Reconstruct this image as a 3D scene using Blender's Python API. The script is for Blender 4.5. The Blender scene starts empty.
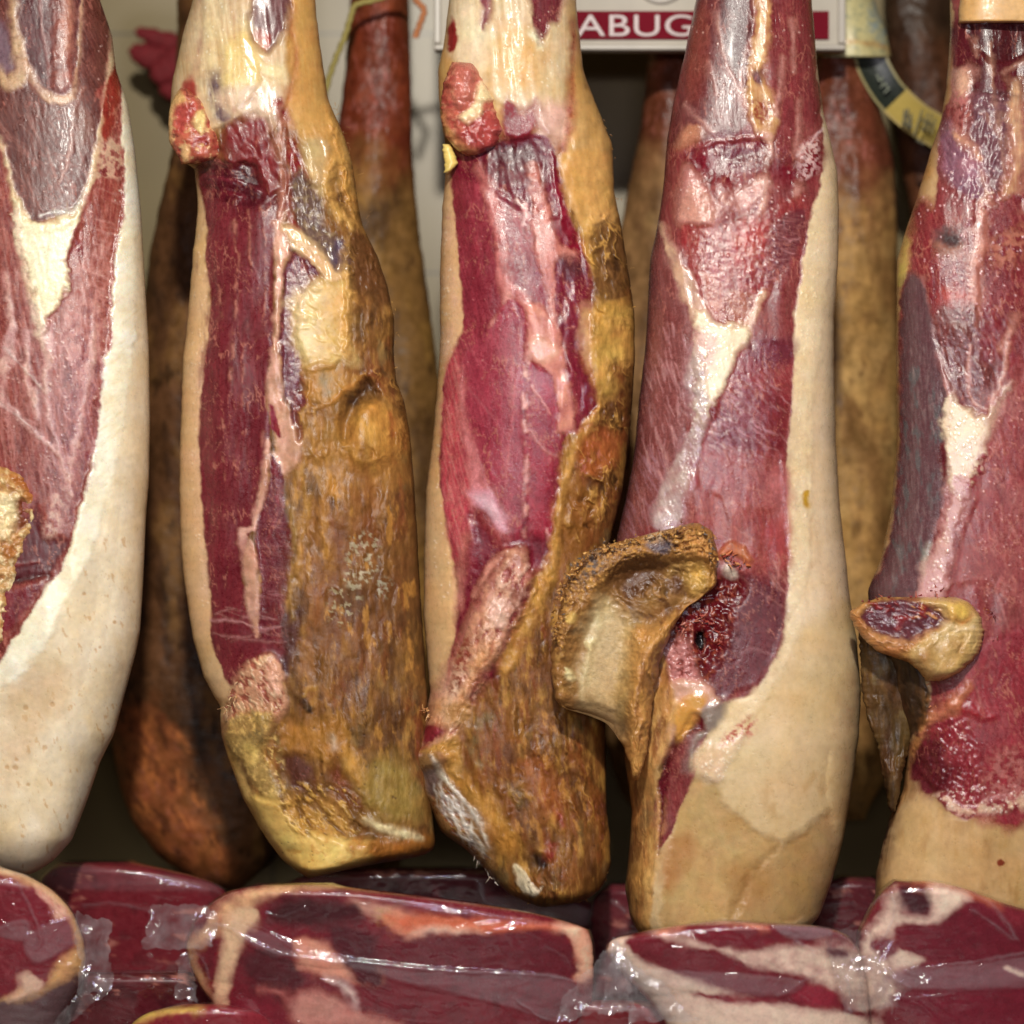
import bpy, math, random
import numpy as np
from mathutils import Vector
random.seed(7)
RNG = np.random.RandomState(11)
D = 2.2                      # camera to the plane of the front hams
K = 0.001                    # one photograph pixel is one millimetre on that plane
ZC = 1.45
COL = bpy.context.scene.collection
sc = bpy.context.scene

# ------------------------------------------------------------------ coordinates
CROPS = {'a': (0, 0, 360), 'b': (340, 0, 360), 'c': (664, 0, 360), 'd': (0, 340, 360), 'e': (340, 340, 360),
         'f': (664, 340, 360), 'g': (0, 664, 360), 'h': (340, 664, 360), 'i': (664, 664, 360), 'j': (800, 0, 224),
         'k': (540, 500, 220), 'l': (280, 280, 180), 'm': (410, 660, 260), 'n': (200, 640, 250), 'o': (840, 580, 184),
         'q': (0, 840, 340), 'r': (300, 840, 340), 's': (600, 840, 424), 'P': (0, 0, 1024)}

def parse(txt, w=None):
    """'a:x,y x,y,w b:x,y' -> array of x, y, w in photograph units."""
    out = []; ox, oy, k = 0, 0, 1.0; lw = w or 0
    for tok in txt.split():
        if ':' in tok:
            cr, tok = tok.split(':'); ox, oy, s_ = CROPS[cr]; k = s_ / 1024.0
        v = [float(t) for t in tok.split(',')]
        if len(v) > 2: lw = v[2]
        out.append((ox + v[0] * k, oy + v[1] * k, lw * k))
    return np.array(out)

def lin(c):
    c = np.array(c[:3], float) / 255.0
    return np.where(c <= 0.04045, c / 12.92, ((c + 0.055) / 1.055) ** 2.4)

# ------------------------------------------------------------------ noise
_ang = RNG.rand(256, 256) * 2 * math.pi
_GX, _GY = np.cos(_ang), np.sin(_ang)
def noise(x, y, seed=0):
    x = np.asarray(x, float) + seed * 17.31; y = np.asarray(y, float) + seed * 9.77
    xi = np.floor(x).astype(int); yi = np.floor(y).astype(int); fx = x - xi; fy = y - yi
    def g(a, b, dx, dy):
        i = (xi + a) & 255; j = (yi + b) & 255
        return _GX[i, j] * dx + _GY[i, j] * dy
    u = fx * fx * fx * (fx * (fx * 6 - 15) + 10); v = fy * fy * fy * (fy * (fy * 6 - 15) + 10)
    n0 = g(0, 0, fx, fy) * (1 - u) + g(1, 0, fx - 1, fy) * u
    n1 = g(0, 1, fx, fy - 1) * (1 - u) + g(1, 1, fx - 1, fy - 1) * u
    return (n0 * (1 - v) + n1 * v) * 1.5
def fbm(x, y, s, o=4, seed=0, sy=None):
    sy = sy or s; r = 0; a = 1.0; t = 0
    for i in range(o):
        r = r + a * noise(x / s, y / sy, seed + i * 3); t += a; a *= 0.55; s = s / 2.0; sy = sy / 2.0
    return r / t * 1.5
def sstep(e0, e1, x):
    t = np.clip((x - e0) / (e1 - e0 + 1e-9), 0, 1); return t * t * (3 - 2 * t)

def crom(P, n=5, closed=True):
    P = np.asarray(P); m = len(P)
    if m < 3: return P
    out = []
    for i in range(m if closed else m - 1):
        if closed: p0, p1, p2, p3 = P[i - 1], P[i], P[(i + 1) % m], P[(i + 2) % m]
        else: p0, p1, p2, p3 = P[max(i - 1, 0)], P[i], P[i + 1], P[min(i + 2, m - 1)]
        for k in range(n):
            t = k / n
            out.append(0.5 * (2 * p1 + (p2 - p0) * t + (2 * p0 - 5 * p1 + 4 * p2 - p3) * t * t + (3 * p1 - p0 - 3 * p2 + p3) * t ** 3))
    if not closed: out.append(P[-1])
    return np.array(out)

def sdf_poly(x, y, Q):
    d2 = np.full(x.shape, 1e18); ins = np.zeros(x.shape, bool)
    for i in range(len(Q)):
        ax, ay = Q[i - 1, 0], Q[i - 1, 1]; bx, by = Q[i, 0], Q[i, 1]
        ex, ey = bx - ax, by - ay; L = ex * ex + ey * ey + 1e-9
        t = np.clip(((x - ax) * ex + (y - ay) * ey) / L, 0, 1)
        dx = x - ax - t * ex; dy = y - ay - t * ey
        d2 = np.minimum(d2, dx * dx + dy * dy)
        if abs(ey) > 1e-9:
            c = ((ay > y) != (by > y)) & (x < ex * (y - ay) / ey + ax); ins ^= c
    d = np.sqrt(d2); return np.where(ins, -d, d)
def sdf_line(x, y, Q):
    best = np.full(x.shape, 1e9)
    for i in range(len(Q) - 1):
        a, b = Q[i], Q[i + 1]; ex, ey = b[0] - a[0], b[1] - a[1]; L = ex * ex + ey * ey + 1e-9
        t = np.clip(((x - a[0]) * ex + (y - a[1]) * ey) / L, 0, 1)
        d = np.hypot(x - a[0] - t * ex, y - a[1] - t * ey) - (a[2] + (b[2] - a[2]) * t) / 2
        best = np.minimum(best, d)
    return best

# ------------------------------------------------------------------ surface description of one piece
class Skin:
    """Own colour, roughness, relief and region of every vertex of a piece."""
    def __init__(s, X, Y, base, rough=0.45, var=0.12, vs=25, seed=1):
        s.X, s.Y, s.seed = X, Y, seed; n = X.size
        s.c = np.tile(lin(base), (n, 1)) * (1 + var * fbm(X, Y, vs, 4, seed))[:, None]
        s.r = np.full(n, rough); s.h = np.zeros(n); s.g = np.zeros(n, int); s.k = seed * 50
    def _box(s, Q, m):
        x0, x1, y0, y1 = Q[:, 0].min() - m, Q[:, 0].max() + m, Q[:, 1].min() - m, Q[:, 1].max() + m
        return np.nonzero((s.X > x0) & (s.X < x1) & (s.Y > y0) & (s.Y < y1))[0]
    def _sd(s, Q, line, m, warp, ws):
        i = s._box(Q, m + warp * 1.5); s.k += 1
        x, y = s.X[i], s.Y[i]
        if warp: 
            xw = x + warp * fbm(x, y, ws * 1.4, 4, s.k); yw = y + warp * fbm(x, y, ws * 1.4, 4, s.k + 40)
        else: xw, yw = x, y
        if not line: return i, sdf_poly(xw, yw, Q)
        return i, sdf_line(xw, yw, Q) + np.clip(Q[:, 2].mean() * .22, 0, 2.5) * fbm(x, y, 14, 3, s.k + 21)
    def _put(s, i, sd, rgb, soft, a, h, hs, rough, reg, var, vs, fib, brk, ln=False):
        if i.size == 0: return
        x, y = s.X[i], s.Y[i]
        se = soft * (.55 + 1.5 * np.clip(.5 + fbm(x, y, 22, 3, s.k + 13), 0, 1.4)); m = sstep(se, -se, sd) * a
        if ln: m = m * np.clip(.82 + .45 * fbm(x, y, 16, 3, s.k + 17), .35, 1)
        if brk: m = m * sstep(-0.35, 0.25, fbm(x, y, brk, 3, s.k + 7))
        if rgb is not None:
            c = lin(rgb)[None, :] * (1 + var * fbm(x, y, vs, 4, s.k + 3))[:, None]
            c = c * (1 + np.outer(var * fbm(x, y, vs * 1.8, 3, s.k + 31), (-.15, .45, .2)))
            if fib:
                an, wd, flen, st, rgb2 = fib; t = math.radians(an)
                u = x * math.cos(t) + y * math.sin(t); v = -x * math.sin(t) + y * math.cos(t)
                f = np.clip(0.5 + 0.9 * fbm(u, v, flen, 3, s.k + 5, sy=wd), 0, 1) ** 1.5 * st
                c = c * (1 - f[:, None]) + lin(rgb2)[None, :] * f[:, None]
                s.h[i] += (f - 0.3 * st) * m * 0.08
            s.c[i] = s.c[i] * (1 - m[:, None]) + c * m[:, None]
        if rough is not None: s.r[i] = s.r[i] * (1 - m) + rough * m
        if rgb is not None and reg in (1, 2) and not ln: s.h[i] *= 1 - .9 * sstep(3, -5, sd)
        if h: s.h[i] += h * sstep(hs, -hs, sd)
        if reg is not None:
            j = i[sd < 0]; s.g[j] = reg
    def poly(s, pts, rgb=None, soft=1.2, warp=2.5, ws=10, a=1, h=0, hs=4, rough=None, reg=None, var=.14, vs=12, fib=None, brk=0, sm=True):
        Q = parse(pts) if isinstance(pts, str) else pts
        if sm: Q = crom(Q, 4)
        i, sd = s._sd(Q, False, max(soft, hs) + 3, warp, ws)
        s._put(i, sd, rgb, soft, a, h, hs, rough, reg, var, vs, fib, brk)
    def line(s, pts, rgb=None, w=8, soft=1.0, warp=2.0, ws=9, a=1, h=0, hs=2.5, rough=None, reg=None, var=.12, vs=8, fib=None, brk=0):
        Q = crom(parse(pts, w), 4, False) if isinstance(pts, str) else pts
        i, sd = s._sd(Q, True, max(soft, hs) * 2 + 3 + Q[:, 2].max() / 2, warp, ws)
        s._put(i, sd, rgb, soft * 1.7, a, h * (.45 if rgb is not None else .8), hs, rough, reg, var, vs, fib, brk, True)
    def bumps(s, pts, sc_, amp, ang=90, ln=None, hs=5, o=4):
        Q = crom(parse(pts), 4); i, sd = s._sd(Q, False, hs + 2, 0, 1)
        x, y = s.X[i], s.Y[i]; t = math.radians(ang)
        u = x * math.cos(t) + y * math.sin(t); v = -x * math.sin(t) + y * math.cos(t)
        s.h[i] += amp * (.13 if sc_ < 8 else .5 if sc_ < 20 else .7) * fbm(u, v, ln or sc_, (1 if sc_ >= 20 else 2), s.k + 9, sy=sc_) * sstep(hs, -hs, sd)
    def mottle(s, pts, rgb, sc_, lo=0.0, hi=0.5, a=1, ang=90, ln=None, hs=4, rough=None, h=0, o=5):
        """patches of another colour scattered through an area"""
        Q = crom(parse(pts), 4); i, sd = s._sd(Q, False, hs + 2, 0, 1)
        x, y = s.X[i], s.Y[i]; t = math.radians(ang)
        u = x * math.cos(t) + y * math.sin(t); v = -x * math.sin(t) + y * math.cos(t)
        m = sstep(lo, hi, fbm(u, v, ln or sc_, o, s.k + 11, sy=sc_)) * sstep(hs, -hs, sd) * a
        s.c[i] = s.c[i] * (1 - m[:, None]) + lin(rgb)[None, :] * m[:, None]
        if rough is not None: s.r[i] = s.r[i] * (1 - m) + rough * m
        if h: s.h[i] += h * m
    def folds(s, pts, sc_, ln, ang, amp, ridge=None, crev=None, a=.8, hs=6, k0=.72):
        """sharp crests and creases of dried skin; crests take a golden tint, creases a darker one"""
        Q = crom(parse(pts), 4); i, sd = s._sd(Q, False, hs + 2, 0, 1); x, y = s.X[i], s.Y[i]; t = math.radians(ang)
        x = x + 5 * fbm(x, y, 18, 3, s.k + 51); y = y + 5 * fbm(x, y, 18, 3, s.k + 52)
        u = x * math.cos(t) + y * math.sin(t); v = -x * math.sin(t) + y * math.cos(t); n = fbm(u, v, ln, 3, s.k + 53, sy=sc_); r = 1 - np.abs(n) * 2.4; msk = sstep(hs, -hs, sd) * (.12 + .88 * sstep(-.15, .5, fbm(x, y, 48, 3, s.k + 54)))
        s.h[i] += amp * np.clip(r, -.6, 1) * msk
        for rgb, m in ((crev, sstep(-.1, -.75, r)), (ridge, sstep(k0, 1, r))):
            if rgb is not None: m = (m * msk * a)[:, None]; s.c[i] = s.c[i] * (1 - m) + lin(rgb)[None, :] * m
    def marks(s, pts, n, ang, jit, ln, w, rgb, a=.6, h=.5, rough=None, curve=.15):
        """short thin lines (tendons, knife marks, fibres) scattered through an area"""
        Q = crom(parse(pts), 4); rn = np.random.RandomState(s.k + 77); s.k += 1
        x0, y0 = Q[:, 0].min(), Q[:, 1].min(); x1, y1 = Q[:, 0].max(), Q[:, 1].max(); k = 0; tries = 0
        while k < n and tries < n * 30:
            tries += 1
            cx, cy = rn.uniform(x0, x1), rn.uniform(y0, y1)
            if sdf_poly(np.array([cx]), np.array([cy]), Q)[0] > -2: continue
            k += 1; t = math.radians(ang + rn.uniform(-jit, jit)); L = ln * rn.uniform(.4, 1.3) / 2; cv = rn.uniform(-curve, curve) * L
            dx, dy = math.cos(t), math.sin(t); ww = w * rn.uniform(.6, 1.4)
            P = np.array([(cx - dx * L, cy - dy * L, ww * .4), (cx - dy * cv, cy + dx * cv, ww), (cx + dx * L, cy + dy * L, ww * .3)])
            s.line(crom(P, 4, False), rgb, soft=.8, warp=1.0, ws=6, a=a * rn.uniform(.5, 1), h=h * (.4 if rgb is not None else 1), hs=1.5 if rgb is not None else 2.5, rough=rough)
    def flecks(s, pts, n, r0, r1, rgb, a=.8, h=.8, rough=.2):  # pale flecks are fat specks, and wet sparkle put into the colour
        Q = crom(parse(pts), 4); rn = np.random.RandomState(s.k + 99); s.k += 1
        x0, y0 = Q[:, 0].min(), Q[:, 1].min(); x1, y1 = Q[:, 0].max(), Q[:, 1].max()
        cx = rn.uniform(x0, x1, n * 4); cy = rn.uniform(y0, y1, n * 4)
        ok = np.nonzero(sdf_poly(cx, cy, Q) < -2)[0][:n]; R = rn.uniform(r0, r1, n * 4) * .72; h = h * .7
        for q in ok:
            i = np.nonzero((abs(s.X - cx[q]) < 6) & (abs(s.Y - cy[q]) < 6))[0]
            m = sstep(R[q] + .8, R[q] - .8, np.hypot(s.X[i] - cx[q], s.Y[i] - cy[q]))
            if rgb is not None: s.c[i] = s.c[i] * (1 - m[:, None] * a) + lin(rgb)[None, :] * m[:, None] * a
            s.h[i] += h * m; s.r[i] = s.r[i] * (1 - m) + rough * m

def finish(s):
    """fine grain every cut face has: muscle fibres, thin branching marbling, wet and dry areas, pores in the fat"""
    x, y = s.X, s.Y; rn = np.random.RandomState(s.seed * 7 + 1); k = s.seed * 3
    ratio = s.c[:, 1] / (s.c[:, 0] + 1e-6); wm = sstep(.38, .2, ratio) * (s.c[:, 0] > .015)
    u = x + 7 * fbm(x, y, 60, 3, k + 1); v = y
    fine = fbm(u, v, 2.6, 2, k + 2, sy=24); mid = fbm(u, v, 8, 3, k + 3, sy=38); bl = fbm(x, y, 34, 4, k + 4); wet = fbm(x, y, 40, 3, k + 5)
    s.c *= (1 + wm * (.18 * fine + .14 * mid + .17 * bl))[:, None]; s.c *= 1 + np.outer(wm * bl, (0, .2, .1))
    for sc_, sy, a, sd_ in ((17, 46, .55, 6), (9, 22, .4, 12)):
        n = fbm(u, v, sc_, 4, k + sd_, sy=sy); m = sstep(.84, 1, 1 - np.abs(n) * 2.0) * sstep(-.05, .45, fbm(x, y, 46, 2, k + sd_ + 1)) * wm * a
        s.c = s.c * (1 - m[:, None]) + lin((196, 120, 110)) * m[:, None]; s.h += .25 * m
    s.r = s.r * (1 + wm * (.8 * np.clip(-wet, 0, 1) - .2 * np.clip(wet, 0, 1)))
    s.h += wm * np.clip(.35 + wet, 0, 1) * (.10 * fine + .35 * mid)
    sp = (rn.rand(len(x)) < .006 * np.clip(.3 + 1.2 * wet, 0, 1)) * wm; s.h += .55 * sp; s.r = np.where(sp > .5, .12, s.r)
    fm = sstep(.36, .46, ratio) * (s.c[:, 0] > .3)
    s.c *= (1 + fm * (.07 * fbm(x, y, 28, 4, k + 8) + .05 * fbm(x, y, 5, 2, k + 9)))[:, None]; s.c *= 1 + np.outer(fm * fbm(x, y, 45, 4, k + 10), (-.03, -.08, -.2))
    po = (rn.rand(len(x)) < .004) * fm; s.h -= .45 * po; s.c *= (1 - .18 * po)[:, None]
    return s
# ------------------------------------------------------------------ mesh building
def mesh_np(name, V, F4, cols=None, normals=None, smooth=True):
    """V (n,3), F4 (m,4) quads -> mesh; colour alpha carries roughness or film thickness"""
    me = bpy.data.meshes.new(name)
    n, m = len(V), len(F4)
    me.vertices.add(n); me.vertices.foreach_set('co', np.ascontiguousarray(V, np.float32).ravel())
    me.loops.add(m * 4); me.loops.foreach_set('vertex_index', np.ascontiguousarray(F4, np.int32).ravel())
    me.polygons.add(m); me.polygons.foreach_set('loop_start', np.arange(0, m * 4, 4, dtype=np.int32))
    me.update(calc_edges=True)
    me.polygons.foreach_set('use_smooth', np.full(m, smooth, bool))
    if cols is not None:
        at = me.attributes.new('Col', 'FLOAT_COLOR', 'POINT')
        at.data.foreach_set('color', np.ascontiguousarray(cols, np.float32).ravel())
    if normals is not None: me.normals_split_custom_set_from_vertices(np.ascontiguousarray(normals, np.float32).tolist())
    return me

def vnormals(V, F):
    n = np.cross(V[F[:, 2]] - V[F[:, 0]], V[F[:, 3]] - V[F[:, 1]]); N = np.zeros_like(V)
    for k in range(4):
        for ax in range(3): N[:, ax] += np.bincount(F[:, k], n[:, ax], len(V))
    return N / (np.linalg.norm(N, axis=1)[:, None] + 1e-12)

def world(px, py, Yd):
    f = K * (D + Yd) / D
    return np.stack([(px - 512) * f, Yd, ZC + (512 - py) * f], -1)

def edge(txt, y):
    P = parse(txt); o = np.argsort(P[:, 1], kind='stable'); v = np.interp(y, P[o, 1], P[o, 0])
    k = np.hanning(13); k /= k.sum(); vp = np.concatenate([np.full(6, 2 * v[0]) - v[6:0:-1], v, np.full(6, 2 * v[-1]) - v[-2:-8:-1]])
    return np.convolve(vp, k, 'valid')

def relief(L, R, y0, y1, Y0, T, Tb, paint, step=1.15, p=2.6, cap=30, captop=0, jag=0, jagw=6, tilt=0.0, seed=1, lean=0.0, fin=True):
    """A closed solid whose front is modelled in relief. L, R: outline; T: (y, thickness) list towards the viewer; Tb: to the back.
    Returns dict of arrays; paint(X, Y) -> Skin."""
    nr = max(int((y1 - y0) / step), 8)
    ys = np.linspace(y0, y1, nr)
    Lx, Rx = edge(L, ys), edge(R, ys)
    if jag:
        Lx = Lx + jag * fbm(ys, ys * 0 + 3, jagw, 2, seed + 5); Rx = Rx + jag * fbm(ys, ys * 0 + 9, jagw, 2, seed + 6)
    Rx = np.maximum(Rx, Lx + 1.0)
    nf = max(int((Rx - Lx).max() / step), 12); nb = max(nf // 4, 8)
    t = np.linspace(0, 1, nf); sf = (0.5 * t + 0.25 * (1 - np.cos(np.pi * t))) * 2 - 1
    sf = np.sign(sf) * np.abs(sf) ** 1.0; sf[0], sf[-1] = -1, 1
    sb = np.cos(np.linspace(0, np.pi, nb + 2))[1:-1]
    S = np.concatenate([sf, sb]); front = np.concatenate([np.ones(nf, bool), np.zeros(nb, bool)])
    c, w = (Lx + Rx) / 2, (Rx - Lx) / 2
    PX = c[:, None] + w[:, None] * S[None, :]; PY = np.repeat(ys[:, None], len(S), 1)
    Ty = np.interp(ys, [q[0] for q in T], [q[1] for q in T])
    k = np.hanning(41); k /= k.sum(); Ty = np.convolve(np.pad(Ty, 20, 'edge'), k, 'valid')
    def endf(d, n): return np.sqrt(np.clip(1 - (1 - np.clip(d / n, 0, 1)) ** 2, 0, 1)) if n else np.ones_like(d)
    ef = endf(y1 - ys, cap) * endf(ys - y0, captop)
    prof = np.where(front[None, :], (1 - np.abs(S) ** p)[None, :].clip(0) ** (1 / p), -(1 - np.abs(S) ** 2)[None, :].clip(0) ** .5)
    Z = np.where(front[None, :], prof * (Ty * ef)[:, None] + tilt * S[None, :] * w[:, None] * np.abs(prof), prof * (Tb * ef)[:, None])
    skin = paint(PX.ravel(), PY.ravel())
    if fin: finish(skin)
    fr = np.repeat(front[None, :], nr, 0).ravel()
    rim = np.repeat(sstep(0, 0.5, np.abs(prof)), 1, 0)
    rim = np.broadcast_to(rim, PX.shape).ravel()
    h = np.where(fr, skin.h * rim * np.repeat(ef, len(S)), 0)
    Yd = Y0 - K * (Z.ravel() + h) + lean * K * (PY.ravel() - y0)
    V = world(PX.ravel(), PY.ravel(), Yd)
    nc = len(S); a = np.arange(nr - 1)[:, None] * nc; j = np.arange(nc)[None, :]; j2 = (np.arange(nc)[None, :] + 1) % nc
    F = np.stack([a + j, a + nc + j, a + nc + j2, a + j2], -1).reshape(-1, 4)
    # flat lids of quads at both ends
    def lid(r):
        q = []; half = nf // 1
        fi = [r * nc + i for i in range(nf)]; bi = [r * nc + 0] + [r * nc + nc - 1 - i for i in range(nb)] + [r * nc + nf - 1]
        bs = np.interp(np.linspace(0, 1, nf), np.linspace(0, 1, len(bi)), np.arange(len(bi))).round().astype(int)
        for i in range(nf - 1):
            f = [fi[i], fi[i + 1], bi[bs[i + 1]], bi[bs[i]]]
            if len(set(f)) == 4: q.append(f if r == 0 else f[::-1])
        return q
    F = np.concatenate([F, np.array(lid(0) + lid(nr - 1), int).reshape(-1, 4)])
    return dict(V=V, F=F, skin=skin, front=fr, nr=nr, nc=nc, nf=nf)

def empty(name, loc, label, cat, group=None):
    o = bpy.data.objects.new(name, None); COL.objects.link(o); o.location = loc; o.empty_display_size = .05
    o['label'] = label; o['category'] = cat
    if group: o['group'] = group
    return o
def link(name, me, mat, parent=None, label=None, cat=None, group=None, kind=None):
    o = bpy.data.objects.new(name, me); COL.objects.link(o); me.materials.append(mat)
    if parent: o.parent = parent
    if label: o['label'] = label
    if cat: o['category'] = cat
    if group: o['group'] = group
    if kind: o['kind'] = kind
    return o
def place(G, root, parts):
    """cut one relief into its parts (region number -> name, material) under its thing"""
    V = G['V'] - np.array(root.location); F = G['F']; sk = G['skin']; N = vnormals(V, F)
    C = np.concatenate([np.clip(sk.c, 0.002, 0.95), np.maximum(sk.r, .22 + .05 * fbm(sk.X, sk.Y, 20, 3, 77))[:, None]], 1)
    g = np.where(G['front'], sk.g, 0); fg = g[F[:, 0]]
    wm = ((g == 1) * sstep(.42, .2, C[:, 1] / C[:, 0]))[:, None]; C[:, :3] *= 1 + wm * (np.array((.86, .98, .74)) - 1)
    for r, (nm, mt) in parts.items():
        f = F[fg == r]
        if not len(f): continue
        u, inv = np.unique(f.ravel(), return_inverse=True)
        link(nm, mesh_np(nm, V[u], inv.reshape(-1, 4), C[u], N[u]), mt, root)
def single(G, name, mat, parent=None, origin=None, **kw):
    loc = np.array(parent.location) if parent else np.array(origin if origin is not None else G['V'].mean(0))
    sk = G['skin']; C = np.concatenate([np.clip(sk.c, 0.002, 0.95), sk.r[:, None]], 1)
    o = link(name, mesh_np(name, G['V'] - loc, G['F'], C), mat, parent, **kw)
    if not parent: o.location = loc
    return o

# ------------------------------------------------------------------ materials
def nd(nt, t, **kw):
    n = nt.nodes.new(t)
    for k, v in kw.items(): setattr(n, k, v)
    return n
def flesh(name, sss=.15, radius=(1, .35, .2), bump=.35, fine=900, coarse=220, var=.3, coat=.0, spec=.5, stretch=(1, 1, 1), rmul=1.0):
    m = bpy.data.materials.new(name); m.use_nodes = True; nt = m.node_tree; b = nt.nodes['Principled BSDF']; ln = nt.links.new
    at = nd(nt, 'ShaderNodeAttribute', attribute_name='Col'); tc = nd(nt, 'ShaderNodeTexCoord'); mp = nd(nt, 'ShaderNodeMapping')
    mp.inputs['Scale'].default_value = stretch; ln(tc.outputs['Object'], mp.inputs['Vector'])
    n1 = nd(nt, 'ShaderNodeTexNoise'); n1.inputs['Scale'].default_value = fine; n1.inputs['Detail'].default_value = 3
    n2 = nd(nt, 'ShaderNodeTexNoise'); n2.inputs['Scale'].default_value = coarse; n2.inputs['Detail'].default_value = 6; n2.inputs['Roughness'].default_value = .65
    for n in (n1, n2): ln(mp.outputs[0], n.inputs['Vector'])
    mr = nd(nt, 'ShaderNodeMapRange'); mr.inputs['From Min'].default_value = .3; mr.inputs['From Max'].default_value = .7
    mr.inputs['To Min'].default_value = 1 - var; mr.inputs['To Max'].default_value = 1 + var; ln(n2.outputs['Fac'], mr.inputs['Value'])
    mx = nd(nt, 'ShaderNodeVectorMath', operation='SCALE'); ln(at.outputs['Color'], mx.inputs[0]); ln(mr.outputs[0], mx.inputs['Scale'])
    ln(mx.outputs[0], b.inputs['Base Color'])
    rr = nd(nt, 'ShaderNodeMapRange'); rr.inputs['From Min'].default_value = .35; rr.inputs['From Max'].default_value = .65
    rr.inputs['To Min'].default_value = .65 * rmul; rr.inputs['To Max'].default_value = 1.3 * rmul; ln(n2.outputs['Fac'], rr.inputs['Value'])
    rm = nd(nt, 'ShaderNodeMath', operation='MULTIPLY'); ln(at.outputs['Alpha'], rm.inputs[0]); ln(rr.outputs[0], rm.inputs[1]); ln(rm.outputs[0], b.inputs['Roughness'])
    ad = nd(nt, 'ShaderNodeMath', operation='MULTIPLY_ADD'); ln(n2.outputs['Fac'], ad.inputs[0]); ad.inputs[1].default_value = 1.3; ln(n1.outputs['Fac'], ad.inputs[2])
    bp = nd(nt, 'ShaderNodeBump'); bp.inputs['Strength'].default_value = bump; bp.inputs['Distance'].default_value = .001; ln(ad.outputs[0], bp.inputs['Height'])
    ln(bp.outputs[0], b.inputs['Normal'])
    b.inputs['Subsurface Weight'].default_value = sss; b.inputs['Subsurface Radius'].default_value = radius; b.inputs['Subsurface Scale'].default_value = .004
    b.inputs['Specular IOR Level'].default_value = spec; b.inputs['Coat Weight'].default_value = coat; b.inputs['Coat Roughness'].default_value = .12
    return m
M_MEAT = flesh('lean_meat', .12, (1, .25, .2), .2, 1300, 260, .2, .04, .45)
M_FAT = flesh('fat', .25, (1, .7, .45), .09, 1300, 200, .08, .03, .42)
M_SKINF = flesh('trimmed_fat', .25, (1, .7, .45), .13, 700, 110, .07, 0)
M_RIND = flesh('mould_crust', .03, (1, .5, .3), .34, 1000, 170, .28, 0, .42, (1, 1, .45))
M_BONE = flesh('bone', .12, (1, .6, .4), .38, 900, 210, .22, .1)
M_BACK = flesh('dry_rind', .0, (1, .5, .3), .5, 300, 60, .35, 0, .2)

def plain(name, rgb, rough=.5, bump=0, scale=60, var=.1, spec=.5, metal=0):
    m = bpy.data.materials.new(name); m.use_nodes = True; nt = m.node_tree; b = nt.nodes['Principled BSDF']; ln = nt.links.new
    tc = nd(nt, 'ShaderNodeTexCoord'); n = nd(nt, 'ShaderNodeTexNoise'); n.inputs['Scale'].default_value = scale; n.inputs['Detail'].default_value = 5
    ln(tc.outputs['Object'], n.inputs['Vector']); r = nd(nt, 'ShaderNodeValToRGB'); c = lin(rgb)
    r.color_ramp.elements[0].position = .3; r.color_ramp.elements[1].position = .7
    r.color_ramp.elements[0].color = (*np.clip(c * (1 - var), 0, 1), 1); r.color_ramp.elements[1].color = (*np.clip(c * (1 + var), 0, 1), 1)
    ln(n.outputs['Fac'], r.inputs[0]); ln(r.outputs[0], b.inputs['Base Color']); b.inputs['Roughness'].default_value = rough
    b.inputs['Specular IOR Level'].default_value = spec; b.inputs['Metallic'].default_value = metal
    if bump:
        bp = nd(nt, 'ShaderNodeBump'); bp.inputs['Strength'].default_value = bump; bp.inputs['Distance'].default_value = .002
        ln(n.outputs['Fac'], bp.inputs['Height']); ln(bp.outputs[0], b.inputs['Normal'])
    return m
def film_mat(name='clear_plastic_film', bump=.45, scale=38):
    m = bpy.data.materials.new(name); m.use_nodes = True; nt = m.node_tree; ln = nt.links.new; b = nt.nodes['Principled BSDF']
    at = nd(nt, 'ShaderNodeAttribute', attribute_name='Col'); ln(at.outputs['Color'], b.inputs['Base Color'])
    b.inputs['Roughness'].default_value = .15; b.inputs['Specular IOR Level'].default_value = .6
    tr = nd(nt, 'ShaderNodeBsdfTransparent'); mx = nd(nt, 'ShaderNodeMixShader'); lw = nd(nt, 'ShaderNodeLayerWeight'); lw.inputs['Blend'].default_value = .5; pw = nd(nt, 'ShaderNodeMath', operation='POWER'); pw.inputs[1].default_value = 4.0; ln(lw.outputs['Facing'], pw.inputs[0]); fr = nd(nt, 'ShaderNodeMath', operation='MULTIPLY_ADD'); fr.inputs[1].default_value = .7; fr.inputs[2].default_value = .075; ln(pw.outputs[0], fr.inputs[0])
    gl = nd(nt, 'ShaderNodeBsdfGlossy'); gl.inputs['Roughness'].default_value = .07; gl.inputs['Color'].default_value = (1, 1, 1, 1)
    mx2 = nd(nt, 'ShaderNodeMixShader'); ln(at.outputs['Alpha'], mx.inputs[0]); ln(tr.outputs[0], mx.inputs[1]); ln(b.outputs[0], mx.inputs[2])
    tc = nd(nt, 'ShaderNodeTexCoord'); n = nd(nt, 'ShaderNodeTexNoise'); n.inputs['Scale'].default_value = scale; n.inputs['Detail'].default_value = 4; n.inputs['Distortion'].default_value = 1.0
    ln(tc.outputs['Object'], n.inputs['Vector']); bp = nd(nt, 'ShaderNodeBump'); bp.inputs['Strength'].default_value = bump; bp.inputs['Distance'].default_value = .004
    ln(n.outputs['Fac'], bp.inputs['Height']); ln(bp.outputs[0], gl.inputs['Normal']); ln(bp.outputs[0], b.inputs['Normal']); ln(bp.outputs[0], lw.inputs['Normal'])
    ln(fr.outputs[0], mx2.inputs[0]); ln(mx.outputs[0], mx2.inputs[1]); ln(gl.outputs[0], mx2.inputs[2])
    ln(mx2.outputs[0], nt.nodes['Material Output'].inputs['Surface'])
    return m
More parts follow.
